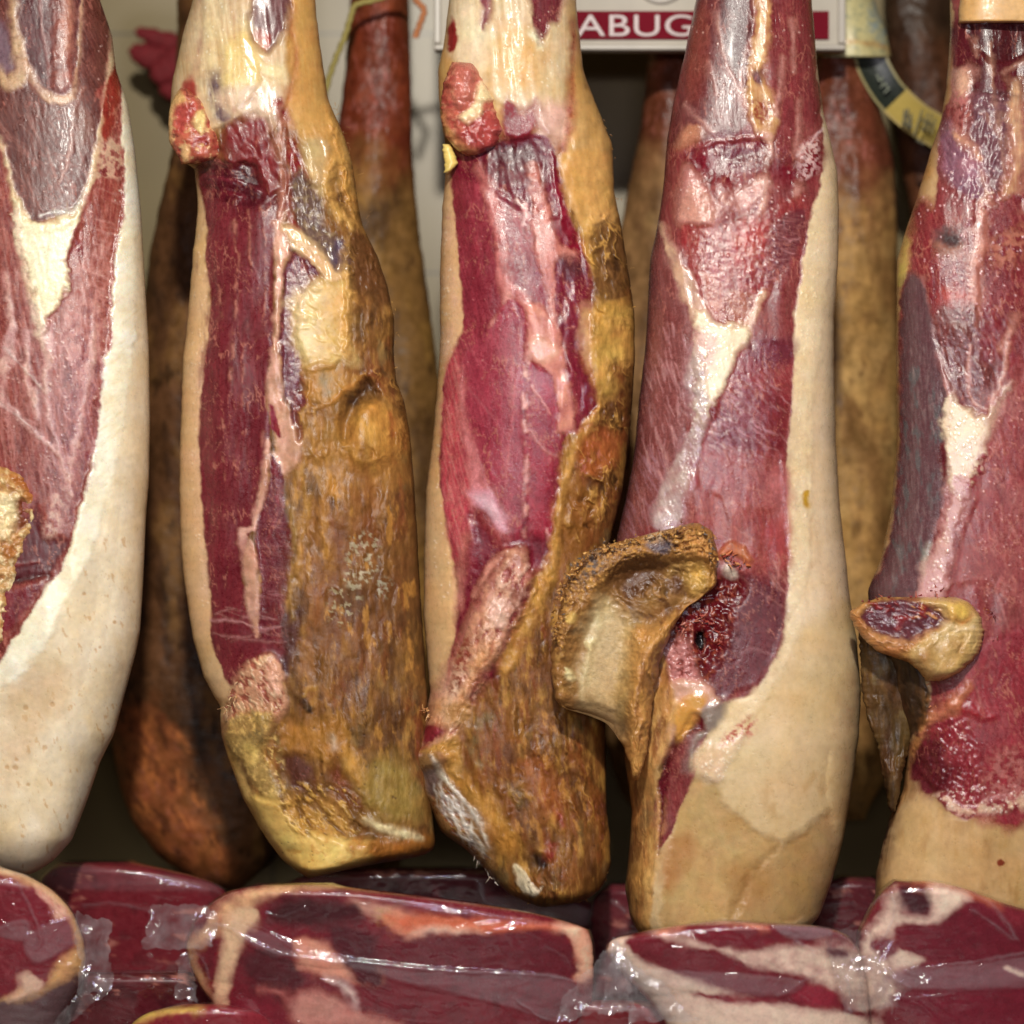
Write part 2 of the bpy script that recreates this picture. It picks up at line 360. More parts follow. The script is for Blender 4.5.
M_FILM = film_mat(); M_FLAP = film_mat('bag_end_film', .10, 20)
PACKMEAT = flesh('packed_meat', .1, (1, .25, .2), .12, 700, 160, .14, .0, .5)
# region numbers: 0 rind, 1 lean meat, 2 fat, 3 hip bone, 4 knuckle, 5 collar
RED, DRED, PURP = (128, 36, 50), (96, 24, 36), (78, 34, 44)
CREAM, PINKF, TANF, YEL = (228, 208, 158), (212, 160, 142), (206, 162, 108), (206, 160, 78)
TEND = (206, 172, 150)

def crust(s, pts, base=(140, 96, 46), dark=(84, 50, 24), light=(188, 142, 70), red=(120, 58, 30), amp=2.0):
    """mouldy orange-brown outer crust, streaked along the leg"""
    s.poly(pts, base, soft=2, warp=4, ws=20, rough=.46, var=.3, vs=26, reg=0)
    s.mottle(pts, dark, 16, .0, .6, .75, 90, 60); s.mottle(pts, light, 13, .1, .6, .8, 90, 40)
    s.mottle(pts, red, 22, .1, .6, .7, 85, 60); s.mottle(pts, (122, 104, 66), 26, .2, .7, .6, 90, 40)
    s.mottle(pts, tuple(.75 * c for c in dark), 6, .25, .6, .5, 88, 30, h=-.5); s.mottle(pts, light, 4, .3, .65, .45, 88, 22, h=.3)
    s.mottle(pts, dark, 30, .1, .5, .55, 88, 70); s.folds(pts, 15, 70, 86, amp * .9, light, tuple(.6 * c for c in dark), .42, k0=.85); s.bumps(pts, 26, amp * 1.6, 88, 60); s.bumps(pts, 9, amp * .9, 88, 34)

# ------------------------------------------------------------------ ham 1: pale fat, at the left border
def paint1(X, Y):
    s = Skin(X, Y, (232, 215, 182), .42, .07, 60, 1); s.g[:] = 2
    al = "P:-140,-100 160,-100 160,900 -140,900"
    s.mottle(al, (222, 198, 154), 30, .1, .7, .6, 85, 90); s.mottle(al, (228, 208, 168), 26, .1, .7, .5, 85, 90)
    s.mottle("P:30,560 150,560 60,900 -100,900 -100,640", (196, 150, 88), 9, .38, .62, .55, 75, 16)
    s.bumps(al, 24, 1.6, 85, 90); s.bumps(al, 60, 4, 85, 160)
    # knife facets of the trimmed fat
    s.line("d:395,0 400,300 385,600 370,830 330,1000", (206, 176, 130), 26, soft=6, a=.5, h=-1.5, hs=5)
    s.line("d:330,330 300,560 200,700 120,880 20,1010", None, 40, h=3, hs=18)
    s.line("g:370,0 330,180 250,330 205,500", None, 60, h=-3, hs=22)
    s.line("d:280,620 270,800 240,960 g:170,160", None, 10, h=-1.2, hs=8); s.line("d:345,420 330,640 300,840", None, 8, h=-1, hs=6)
    s.poly("g:20,60 120,0 200,20 190,100 120,200 60,300 10,340", (206, 170, 124), soft=14, a=.6, h=-1.5, hs=14)
    s.flecks("d:360,50 420,100 400,500 300,900 200,700 340,400", 5, 1.5, 3, (176, 120, 50), .6, -.5, .5)
    s.flecks("g:20,60 200,20 160,400 20,420", 7, 1.5, 4, (178, 128, 66), .5, -.6, .5)
    # freshly cut fat band round the meat
    s.line("a:295,0,30 318,120,40 345,250,46 365,400,55 368,560,75 352,700,75 345,850,85 338,1000,90 d:330,100,90 305,250,85 275,420,80 235,560,80 190,650,90 110,790,110 30,900,120 -60,960,120",
           (246, 240, 214), soft=2.5, warp=3, rough=.24, var=.07, h=2, hs=3)
    s.marks("a:330,450 400,500 400,1024 330,1024", 26, -35, 6, 22, 1.0, (216, 192, 136), .5, -.6)
    s.marks("d:320,0 350,0 350,180 280,480 250,520 230,560 270,330", 30, -35, 12, 18, 1.0, (214, 188, 130), .5, -.7)
    mt = "P:-140,-100 103,-100 a:292,0 312,60 328,150 345,260 348,400 355,500 345,640 330,720 318,850 308,1000 d:298,60 283,220 255,380 222,500 180,640 120,720 40,850 P:-10,672 -60,690 -140,690"
    s.poly(mt, (136, 54, 58), soft=1.4, warp=3, rough=.3, var=.18, vs=20, reg=1, fib=(80, 2.2, 40, .55, (178, 106, 102)), h=-1.5)
    s.mottle(mt, (106, 34, 42), 12, .05, .5, .6, 75, 30); s.bumps(mt, 5, 1.5, 80, 20)
    # dark muscle of the shank in its U of fat
    s.poly("a:-300,-300 300,-300 305,150 300,230 270,260 285,300 280,420 250,520 228,580 160,615 88,632 60,590 20,470 -20,380 -300,300", (96, 44, 46), soft=1.4, warp=2, fib=(62, 2, 30, .45, (132, 74, 70)), rough=.36)
    s.poly("a:35,-200 60,100 100,210 150,262 200,262 218,180 232,60 225,-200", (84, 36, 48), soft=2, fib=(86, 2, 30, .4, (112, 60, 66)))
    s.poly("a:-60,100 0,60 30,130 40,200 -60,190", (112, 84, 94), soft=4)
    s.line("a:20,-100,20 40,40,20 45,100,24 62,180,40 45,230,45 20,240,30 0,200,16", (196, 160, 122), w=24, soft=2, h=2, rough=.3)
    s.line("a:62,180,30 90,215,22 120,262,22 165,285,26 205,272,20 218,200,10 226,120,8 232,0,8 232,-100,8", (190, 152, 124), soft=1.6, h=1.4, rough=.28)
    s.line("a:182,-120,50 184,60,56 180,150,50 178,232,60", (150, 78, 74), soft=4, h=4, hs=5, rough=.28, fib=(90, 2, 20, .5, (190, 130, 112)))
    s.line("a:195,-100,20 196,40,22 188,140,14", (190, 136, 110), soft=3, a=.8, h=1)
    s.line("a:112,-100 118,60 135,160 140,240", (170, 120, 110), w=5, a=.7, h=.6)
    s.line("a:240,250,6 215,300,10 205,380,10 195,450,14 170,520,6", (170, 116, 100), a=.8, h=.8)
    s.poly("a:205,310 235,300 260,330 262,380 240,420 215,400", (124, 84, 74), soft=4, rough=.3)
    s.marks("a:0,290 270,300 250,500 80,620 10,450", 26, 65, 18, 34, 1.1, (176, 124, 108), .6, .5)
    s.marks("a:0,450 240,420 220,590 90,620", 14, 28, 8, 60, .8, (150, 100, 92), .45, .4)
    s.line("a:-20,380,10 10,420,10 35,540,16 60,600,30 90,645,30 160,640,30 215,610,26 245,560,20 268,480,18 282,400,18 300,330,24 312,260,28 322,160,20 318,90,10", (214, 188, 146), soft=1.6, h=1.6, rough=.25)
    s.poly("a:280,410 305,380 345,420 350,470 320,540 275,560 262,500", (206, 172, 144), soft=5, a=.75, rough=.2, brk=8)
    s.poly("a:300,260 326,180 338,240 332,330 305,400 288,380", (140, 40, 40), soft=2, fib=(85, 2, 20, .4, (180, 80, 66)))
    # cream wedge of fat
    s.poly("a:38,560 70,620 100,640 160,628 232,600 215,680 190,740 194,800 160,870 135,910 122,965 104,900 88,820 66,740 50,680", (236, 224, 186), soft=3.0, warp=6, ws=8, h=2.2, rough=.26, var=.09)
    s.line("a:50,600,16 56,700,18 80,810,16 105,920,24 128,980,20 150,1024,14", (232, 206, 178), soft=2, h=1.2, rough=.25)
    s.marks("a:60,640 215,620 180,800 120,930", 14, 75, 25, 26, 1.2, (208, 178, 116), .5, -.5); s.bumps("a:60,640 215,620 180,800 120,930", 6, 1.6)
    s.line("a:115,612,6 160,602,10 205,600,8 232,570,4", (216, 214, 206), soft=1.5, rough=.12, h=1.5)
    # right hand muscle and marbling below
    s.poly("a:270,515 345,520 350,620 325,720 312,860 308,1000 150,1024 132,930 150,890 198,850 205,760 190,720 235,600", (142, 56, 58), soft=2, fib=(96, 2, 26, .55, (182, 112, 104)), rough=.28)
    s.poly("a:200,780 320,760 d:295,60 230,120 180,100 a:180,1024", (190, 124, 112), soft=10, a=.5, fib=(85, 3, 30, .6, (220, 180, 160)), brk=12)
    s.marks("a:150,880 310,640 300,1000 160,1020", 22, 100, 20, 22, 1.6, (206, 158, 144), .6, .5)
    s.marks("a:270,560 350,560 320,1000 280,1000", 26, 15, 12, 16, 1.0, (212, 168, 152), .5, .4)
    for L in ("a:14,780,10 30,900,14 40,1024,10 d:20,60,10 0,180,8", "d:75,-20,12 78,70,12 74,160,8", "d:125,-60,10 135,10,34 140,60,26 128,110,16 138,200,12 150,260,8 170,320,10 195,400,14",
              "d:270,-60,10 262,40,16 240,170,14 225,260,16 205,340,14 200,440,10", "d:95,150,24 105,200,18 108,230,6", "d:20,180,6 60,230,6 120,280,8 165,330,6", "d:-20,130,10 10,60,16 30,-40,10"):
        s.line(L, (216, 176, 162), w=10, soft=2, warp=3, a=.85, h=.8, rough=.25)
    s.poly("d:130,470 150,440 195,420 190,480 165,560 120,620 105,590 115,520", (204, 168, 150), soft=6, a=.85, brk=9, fib=(110, 2, 14, .6, (160, 80, 70)))
    s.marks("d:0,0 290,0 240,360 100,380 0,330", 70, 78, 14, 30, 1.2, (206, 150, 140), .55, .5)
    s.marks("d:90,0 300,0 250,400 110,380", 40, 60, 30, 14, 1.6, (214, 172, 158), .5, .5)
    s.line("d:10,20,5 60,75,4 130,150,3", (196, 170, 160), soft=.8, h=.8); s.line("d:0,180,3 70,230,3 130,300,3", (196, 170, 160), soft=.8, h=.6)
    s.mottle("d:200,340 270,300 260,420 200,520 150,600 120,620 190,420", (156, 104, 92), 8, 0, .5, .7)
    # dark cavity beside the bone
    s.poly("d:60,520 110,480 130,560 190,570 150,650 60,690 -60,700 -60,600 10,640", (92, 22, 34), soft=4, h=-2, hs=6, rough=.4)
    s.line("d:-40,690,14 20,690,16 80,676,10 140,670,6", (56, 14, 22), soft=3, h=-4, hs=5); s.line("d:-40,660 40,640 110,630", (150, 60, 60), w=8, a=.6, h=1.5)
    s.poly("d:-60,720 30,710 120,690 60,780 20,830 -60,850", (120, 32, 48), soft=3, h=1)
    s.flecks("d:0,0 300,0 200,400 0,330", 90, .5, 1.3, (226, 190, 176), .7, .7, .15)
    s.flecks("a:20,300 330,100 320,1000 100,1000", 60, .5, 1.1, (220, 186, 170), .6, .7, .15)
    s.flecks("a:330,450 380,500 350,1000 d:300,300 200,640 250,400", 80, .6, 1.3, (244, 236, 206), .6, .8, .12)
    return s

# ------------------------------------------------------------------ ham 2: dark red strip beside orange crust
def paint2(X, Y):
    s = Skin(X, Y, (140, 96, 46), .55, .15, 40, 2)
    al = "P:160,-120 450,-120 450,890 160,890"
    crust(s, al, (128, 86, 42), (76, 46, 24), (178, 130, 64))
    # shank skin
    s.poly("a:540,-300 830,-300 830,0 820,170 830,260 800,330 760,330 700,320 600,370 490,330 470,300 500,180", (204, 178, 138), soft=3, rough=.46, var=.14, fib=(84, 3, 50, .5, (184, 140, 92)), reg=2, h=2)
    s.poly("a:830,-300 900,-300 910,130 935,290 985,400 1005,470 1010,600 980,560 930,560 900,470 850,390 800,330 830,250 815,150", (192, 142, 76), soft=3, rough=.5, reg=2, fib=(85, 3, 30, .4, (206, 166, 100)))
    s.line("a:832,-100,10 828,60,12 842,170,14 822,260,14 800,330,12", (170, 104, 60), soft=3, h=-1.5)
    s.poly("a:700,60 722,0 730,-200 830,-200 825,30 800,100 765,150 735,140 712,110", (98, 58, 58), soft=5, h=-3, rough=.3, fib=(80, 2, 20, .4, (150, 110, 110)))
    s.poly("a:725,95 760,90 770,125 745,140", (160, 66, 50), soft=4)
    s.line("a:700,70,20 700,130,30 740,190,30 800,210,30", (224, 204, 150), soft=4, h=1.5)
    s.line("a:575,-100 572,60 568,150 560,200", (158, 104, 92), w=12, soft=4, a=.8, h=-1)
    s.line("a:600,-100 592,40 600,160 610,240", (232, 210, 158), w=22, soft=6, h=1.5)
    s.poly("a:640,140 700,100 740,200 700,290 650,300", (226, 196, 130), soft=8, rough=.22, h=1.5)
    s.poly("a:590,220 620,210 640,280 660,330 640,350 605,320", (92, 66, 76), soft=6, rough=.25, h=-1)
    s.poly("a:620,260 700,240 780,260 800,330 760,370 690,330 640,320", (206, 178, 150), soft=6, rough=.25)
    s.poly("a:520,240 552,220 560,270 545,300 520,280", (156, 66, 54), soft=3)
    s.marks("a:560,0 690,0 690,280 580,300", 30, 82, 8, 40, 1.2, (240, 222, 176), .5, .5); s.bumps("a:540,0 830,0 800,330 500,330", 12, 1.4, 84, 60)
    s.flecks("a:560,20 690,20 690,280 580,300", 40, .5, 1.1, (248, 240, 214), .7, .7, .12)
    # peach fat strip at the left
    s.poly("a:480,400 555,470 580,520 590,640 588,740 598,830 592,1024 d:580,150 570,280 578,480 592,620 602,740 610,850 640,940 670,1000 650,1080 500,1080 460,600 480,100", (216, 176, 128), soft=2, rough=.4, var=.09, vs=25, reg=2)
    s.line("d:575,10 568,180 562,300 570,480 580,620 588,720", (222, 178, 150), w=20, soft=6, a=.7, rough=.2)
    s.flecks("a:570,600 596,800 590,1000 d:560,300 578,600 600,760 570,760 540,400 540,0", 70, .5, 1.3, (240, 212, 180), .7, .8, .12)
    # meat
    s.poly("a:562,476 620,462 700,452 790,470 820,560 800,620 782,650 778,850 775,1024 d:768,60 755,160 768,260 750,360 735,450 715,535 690,640 705,760 740,840 800,800 830,850 790,930 700,960 655,985 630,930 600,850 600,740 588,620 575,480 566,280 572,160 590,0 a:598,830 585,740 586,620", (112, 30, 46), soft=1.2, warp=2, rough=.33, var=.13, vs=25, reg=1, fib=(92, 1.6, 36, .35, (138, 56, 66)))
    mt = "a:575,480 780,480 775,1024 d:760,160 735,440 700,560 720,820 680,950 610,850 570,300"
    s.mottle(mt, (106, 28, 42), 16, 0, .5, .6, 90, 70); s.bumps(mt, 4, .8, 92, 20); s.bumps(mt, 30, 2.5, 92, 80)
    s.mottle("a:600,640 770,560 770,1024 d:700,0 700,400 600,600 590,300", (120, 52, 58), 10, .1, .6, .6, 92, 24)
    for L in ("a:665,-1,0 668,640,6 680,720,5 672,820,6 668,960,7 d:665,0,9 655,120,10 640,220,9 632,300,6 640,400,4", "d:770,130,4 762,200,4 745,300,3", "a:708,600,4 712,740,6 716,745,5", "a:740,580,3 755,700,3 752,900,3", "d:690,20,3 690,200,3", "a:620,760,3 630,900,3"):
        s.line(L, (196, 126, 112), soft=.9, a=.75, h=.6, brk=14)
    # dark glossy fold under the knuckle, the knuckle's shadow put into its colour
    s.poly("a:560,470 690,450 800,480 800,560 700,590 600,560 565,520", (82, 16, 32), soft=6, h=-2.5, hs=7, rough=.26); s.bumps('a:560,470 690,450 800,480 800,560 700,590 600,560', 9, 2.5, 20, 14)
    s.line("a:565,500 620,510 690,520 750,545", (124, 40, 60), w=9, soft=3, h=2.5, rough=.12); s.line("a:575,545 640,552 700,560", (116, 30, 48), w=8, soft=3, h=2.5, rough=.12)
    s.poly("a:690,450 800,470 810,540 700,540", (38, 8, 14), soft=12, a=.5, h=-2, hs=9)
    s.poly("a:640,360 720,330 760,350 790,430 810,520 760,560 730,480 700,460 650,460", (126, 34, 42), soft=7, rough=.45, reg=1); s.bumps('a:640,360 760,350 810,520 730,480', 9, 3, 70, 16)
    s.line("a:790,290,26 810,340,34 825,420,40 850,480,50 830,560,40 830,620,30 850,650,14", (130, 22, 44), soft=2.5, rough=.2, reg=1)
    s.line("a:800,350,12 795,420,14 805,500,12 800,620,16", (190, 132, 108), soft=3, a=.9, h=1.5, rough=.25)
    # pale tendon between the two muscles
    s.line("a:790,640,24 800,700,40 795,800,24 790,900,18 785,1024,26 d:786,90,40 780,160,36 805,230,60 820,310,70 800,360,50 780,330,20", (216, 164, 140), soft=1.6, rough=.26, h=2, reg=2)
    s.line("d:765,290,16 758,350,18 748,430,24 735,490,30 725,540,20 690,545,18 706,600,40 716,680,40 722,760,36 732,840,16", (212, 160, 138), soft=1.4, rough=.26, h=1.6, reg=2)
    s.poly("d:765,190 776,190 796,260 792,275 776,250", (128, 30, 50), soft=1)
    s.poly("a:815,745 860,712 900,750 928,792 880,825 850,850 842,930 842,1024 d:848,20 866,120 876,170 850,210 866,275 848,284 828,210 806,120 796,0 a:790,1000 800,900 806,820", (96, 26, 44), soft=1.3, rough=.18, h=-1.5, reg=1, fib=(80, 2, 16, .5, (136, 66, 84)))
    s.bumps("a:815,745 928,792 842,1024 d:866,275 800,120", 6, 2.2)
    s.flecks("a:815,745 928,792 842,1024 d:866,275 800,120", 30, .6, 1.3, (200, 150, 160), .6, 1, .1)
    s.poly("d:772,330 790,345 805,400 814,500 832,570 826,640 812,760 800,830 742,850 738,760 742,660 726,600 732,520 752,450 768,400", (100, 24, 42), soft=1.3, rough=.24, reg=1, fib=(100, 2, 20, .4, (140, 60, 74)))
    s.line("d:775,345 790,420 785,500 740,620", (150, 60, 78), w=7, a=.7, rough=.15)
    s.marks("d:760,450 820,560 810,760 740,800", 22, 10, 8, 18, 1.0, (186, 120, 128), .55, .5)
    s.line("d:600,795 680,800 740,822 800,815", (190, 140, 138), w=5, soft=1, a=.8, h=.7); s.line("d:610,835 700,850 790,860 850,850", (176, 120, 122), w=4, soft=1, a=.7, h=.7)
    s.marks("d:600,760 800,770 790,880 620,870", 16, 3, 20, 22, .9, (190, 140, 138), .6, .5)
    s.poly("d:800,790 850,760 862,770 840,860 820,960 g:800,30 770,0 d:780,940 810,880", (76, 44, 48), soft=4, rough=.35)
    # fat right of the dark muscle
    s.poly("a:900,800 985,790 992,900 1000,1024 d:1000,30 960,70 890,85 862,70 845,0 a:842,1000 848,880 872,830", (210, 172, 104), soft=7, warp=7, ws=16, rough=.4, h=1, reg=2, var=.2); s.line('a:870,850,50 875,940,50 d:880,0,40', (226, 206, 160), soft=8, warp=5, a=.85); s.line('a:965,860,40 975,960,40 d:970,10,30', (196, 142, 66), soft=8, warp=5, a=.7); s.folds('a:850,830 990,830 1000,1024 d:960,60 870,70', 14, 30, 40, 1.6, (230, 204, 150), None, .6)
    s.line("d:858,-90,40 868,-20,40 880,40,30", (222, 198, 136), soft=6, rough=.2); s.line("a:850,830,16 850,920,16", (222, 190, 150), soft=4, rough=.15)
    s.poly("a:805,640 860,660 930,700 985,760 960,800 925,790 880,740 830,700", (214, 176, 128), soft=3, rough=.24, h=1.5, reg=2)
    s.poly("a:850,480 880,520 920,570 920,640 980,690 1000,740 960,770 920,720 870,670 838,610 825,540", (104, 80, 70), soft=4, rough=.24, h=-2); s.mottle("a:850,480 920,570 1000,740 960,770 838,610", (150, 126, 94), 6, 0, .4, .7)
    s.poly("a:950,690 985,690 998,740 975,775 945,740", (86, 68, 84), soft=3, rough=.15, h=1)
    s.poly("a:860,400 930,400 930,480 920,560 880,500", (190, 160, 112), soft=4, rough=.22)
    s.bumps("a:830,400 1000,400 1000,780 850,760", 9, 3.0, 70, 20)
    # wavy edge of the crust, hollow and boss
    s.line("a:1000,470 950,460 930,540 960,600 1000,650 985,740 990,850 l:380,250 370,400", (214, 166, 92), w=20, soft=2.5, warp=4, h=7, hs=3, rough=.4); s.line('a:1020,480 975,470 955,540 985,590 b:60,640 80,720 70,820', (70, 44, 24), w=16, soft=4, warp=4, h=-4); s.line('a:930,300 960,400 985,520 1010,620 b:90,690 135,780 145,880', (196, 144, 72), w=14, soft=3, warp=4, h=4)  # dark line right of the golden ridge paints its crevice shadow
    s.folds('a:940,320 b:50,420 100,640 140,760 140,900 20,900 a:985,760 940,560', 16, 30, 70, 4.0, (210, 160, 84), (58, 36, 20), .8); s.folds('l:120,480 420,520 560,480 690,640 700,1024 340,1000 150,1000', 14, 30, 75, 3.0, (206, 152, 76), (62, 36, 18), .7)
    s.poly("b:20,660 90,680 130,760 150,830 140,880 90,860 40,800", (104, 66, 34), soft=6, h=-1.5); s.bumps("a:930,400 b:140,700 160,1000 a:1000,1000", 16, 3.5, 80, 30)
    s.poly("l:150,500 340,480 400,560 330,680 240,700 150,650", (170, 122, 60), soft=5, h=2); s.line("l:240,560 260,620 280,650", (120, 118, 96), w=30, soft=4)
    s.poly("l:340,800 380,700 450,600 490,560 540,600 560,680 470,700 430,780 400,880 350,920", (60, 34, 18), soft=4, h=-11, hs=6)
    s.poly("l:400,900 430,760 520,690 620,740 660,850 640,980 540,1060 430,1040", (192, 136, 62), soft=8, h=9, hs=12); s.poly("l:440,860 480,800 560,830 540,960 460,980", (206, 160, 76), soft=8)
    s.line("l:470,990 500,1010 530,980", (70, 34, 18), w=40, soft=5, h=-4); s.line("l:630,760 640,820 640,890", (150, 50, 36), w=14, soft=2)
    s.line("l:150,640 180,720 230,720 290,690 340,650 420,590 480,545", (176, 120, 54), w=22, h=3); s.line("l:190,730 200,850 180,980", (180, 130, 62), w=14, h=2.5); s.line("l:240,760 230,900 d:850,420", (120, 74, 34), w=16, h=-2.5)
    s.poly("l:690,640 760,760 810,900 850,1024 d:e:0,0 700,600", None) if False else None
    s.line("e:190,190,20 225,290,30 235,360,40 225,500,50 220,700,60 235,900,50", (92, 62, 30), w=40, soft=5, h=-4, hs=6)
    s.line("d:830,480 840,600 822,720 835,790", (150, 116, 60), w=12, h=2, soft=3)
    s.poly("e:-100,230 60,200 170,250 150,420 60,500 -60,480 d:850,400 860,300", (178, 126, 58), soft=22, a=.55, warp=8, ws=20); s.poly("e:-60,480 120,440 200,560 180,760 60,900 -80,900 -120,640", (122, 74, 36), soft=26, a=.6, warp=8, ws=20)
    s.line("d:900,470 880,640 890,800 900,980 g:900,200", (150, 96, 44), w=26, soft=8, a=.7, warp=6); s.line("d:960,560 950,760 980,960", (100, 52, 26), w=22, soft=8, a=.7, warp=6); s.line("e:60,300 80,460 70,560", (110, 54, 28), w=18, soft=7, a=.7, warp=5); s.line("e:120,640 140,820 130,1000 h:130,200", (92, 58, 28), w=40, soft=10, a=.7, warp=6)
    s.line("d:865,380 872,480 850,620 838,760", (190, 140, 70), w=10, soft=3, h=2, warp=4); s.line("d:930,400 920,520 935,640", (176, 124, 58), w=12, soft=4, h=2.5, warp=4); s.line("d:900,400 890,500 905,600", None, 14, h=-2.5, hs=5); s.line("e:20,420 30,520 10,640 20,800", None, 20, h=2.5, hs=7); s.line("e:90,420 100,560 90,720", None, 22, h=-2.5, hs=8)
    s.mottle('d:830,420 1024,420 e:200,500 h:230,120 n:700,700 n:400,560', (74, 44, 22), 22, .12, .5, .6, 86, 60); s.mottle('d:830,420 1024,420 e:200,500 h:230,120 n:700,700', (196, 140, 66), 13, .25, .55, .6, 86, 36)
    # pale mould
    s.mottle("e:30,560 110,560 100,680 20,700", (176, 164, 132), 7, .05, .4, .8); s.mottle("e:-20,680 60,690 40,800 -30,800", (170, 156, 120), 7, .15, .4, .8); s.mottle("e:100,670 150,690 140,730 100,720", (166, 158, 130), 6, 0, .4, .8)
    s.poly("n:380,340 600,330 560,480 420,480 340,430", (170, 116, 48), soft=12, a=.8); s.poly("n:340,480 420,470 480,520 470,590 390,610 345,560", (84, 44, 30), soft=7, h=-2)
    s.poly("n:530,520 600,560 650,640 720,700 640,720 560,640", (110, 58, 26), soft=7, h=-2); s.poly("n:600,420 690,560 660,600 590,520", (186, 132, 56), soft=7, h=1.5)
    s.poly("n:670,540 800,480 900,640 880,740 700,720", (146, 118, 56), soft=12); s.flecks("n:300,300 800,300 800,700 400,700", 26, .8, 2.0, (60, 36, 18), .7, -.8, .5)
    s.line("n:545,390 550,440", (196, 176, 150), w=14, soft=3)
    s.line("n:415,235,30 430,262,36 448,285,24", (50, 44, 38), soft=2, h=3, hs=2, rough=.2); s.line("n:450,290 458,302", (40, 24, 20), w=10); s.line("n:425,225 440,200 470,195", (190, 140, 62), w=12, h=1.5)
    # hip bone, rim and yellow lip at the bottom
    s.poly("n:180,110 230,75 285,60 330,110 345,190 360,270 300,350 260,400 150,480 80,430 100,300 130,200", (196, 142, 108), soft=3, rough=.4, h=6, hs=7, reg=3)
    s.mottle("n:180,110 285,60 345,190 300,340 100,330", (136, 48, 40), 6, 0, .35, .8, 60, 12, h=-1.5); s.mottle("n:180,110 285,60 345,190 300,340 100,330", (226, 190, 150), 5, .1, .45, .8, 70, 12, h=1.5)
    s.poly("n:280,80 325,110 335,190 310,220 285,160", (222, 164, 134), soft=4, h=1)
    s.poly("n:110,340 200,290 290,300 290,380 260,460 290,540 340,640 280,640 180,560 110,470", (170, 136, 78), soft=4, rough=.5, h=4, hs=6, reg=3); s.mottle("n:110,340 290,300 340,640 180,560", (140, 116, 70), 9, 0, .5, .8, 60, 20); s.mottle("n:110,340 290,300 340,640 180,560", (222, 184, 108), 6, .15, .5, .8)
    s.bumps("n:90,300 340,90 360,270 340,640 200,600 100,470", 6, 3.2); s.bumps("n:90,300 340,90 360,270 340,640 200,600 100,470", 2.6, .9)
    s.poly("n:170,440 225,440 230,500 190,520", (230, 196, 112), soft=4, h=2)
    s.line("n:165,500 190,560 205,610", (84, 34, 24), w=16, soft=2, h=-2.5)
    s.poly("n:100,430 130,540 190,660 240,760 300,860 360,880 290,760 220,640 170,540", (222, 180, 108), soft=3, rough=.34, reg=2)
    s.poly("n:210,640 330,660 420,760 560,800 640,830 700,820 690,900 600,950 520,980 480,1010 420,960 330,910 260,800", (216, 178, 98), soft=4, rough=.42, h=9, hs=9, reg=2, var=.1)
    s.poly("n:330,800 520,830 640,840 620,900 460,900 350,860", (226, 194, 112), soft=8, h=2, hs=8); s.line("n:640,850,60 740,850,80 860,830,70 940,830,60", (168, 104, 40), soft=5, h=6, hs=6, rough=.45)
    s.mottle("n:260,660 640,780 680,900 420,960", (190, 130, 56), 10, .15, .5, .5); s.bumps("n:210,640 700,820 480,1010 300,860", 14, 2.0)
    s.poly("n:340,700 440,640 560,680 620,790 520,790 420,760", (176, 130, 62), soft=7, h=-2); s.mottle("n:340,600 640,620 640,800 380,780", (110, 74, 36), 8, 0, .4, .8, 45, 20, h=-2); s.mottle("n:340,600 640,620 640,800 380,780", (206, 160, 80), 6, .1, .4, .8, 45, 14, h=2)
    s.line("n:620,700,30 680,790,40 800,810,30 900,810,20", (104, 72, 34), soft=4, h=-5, hs=5)
    s.line("n:680,735,10 730,765,34 800,785,36 880,805,24 910,812,10", (222, 206, 158), soft=2, h=2.5, hs=3, rough=.35)
    s.flecks("n:280,820 640,850 600,930 360,900", 14, .5, 1.2, (60, 30, 16), .8, -.5, .5)
    return s

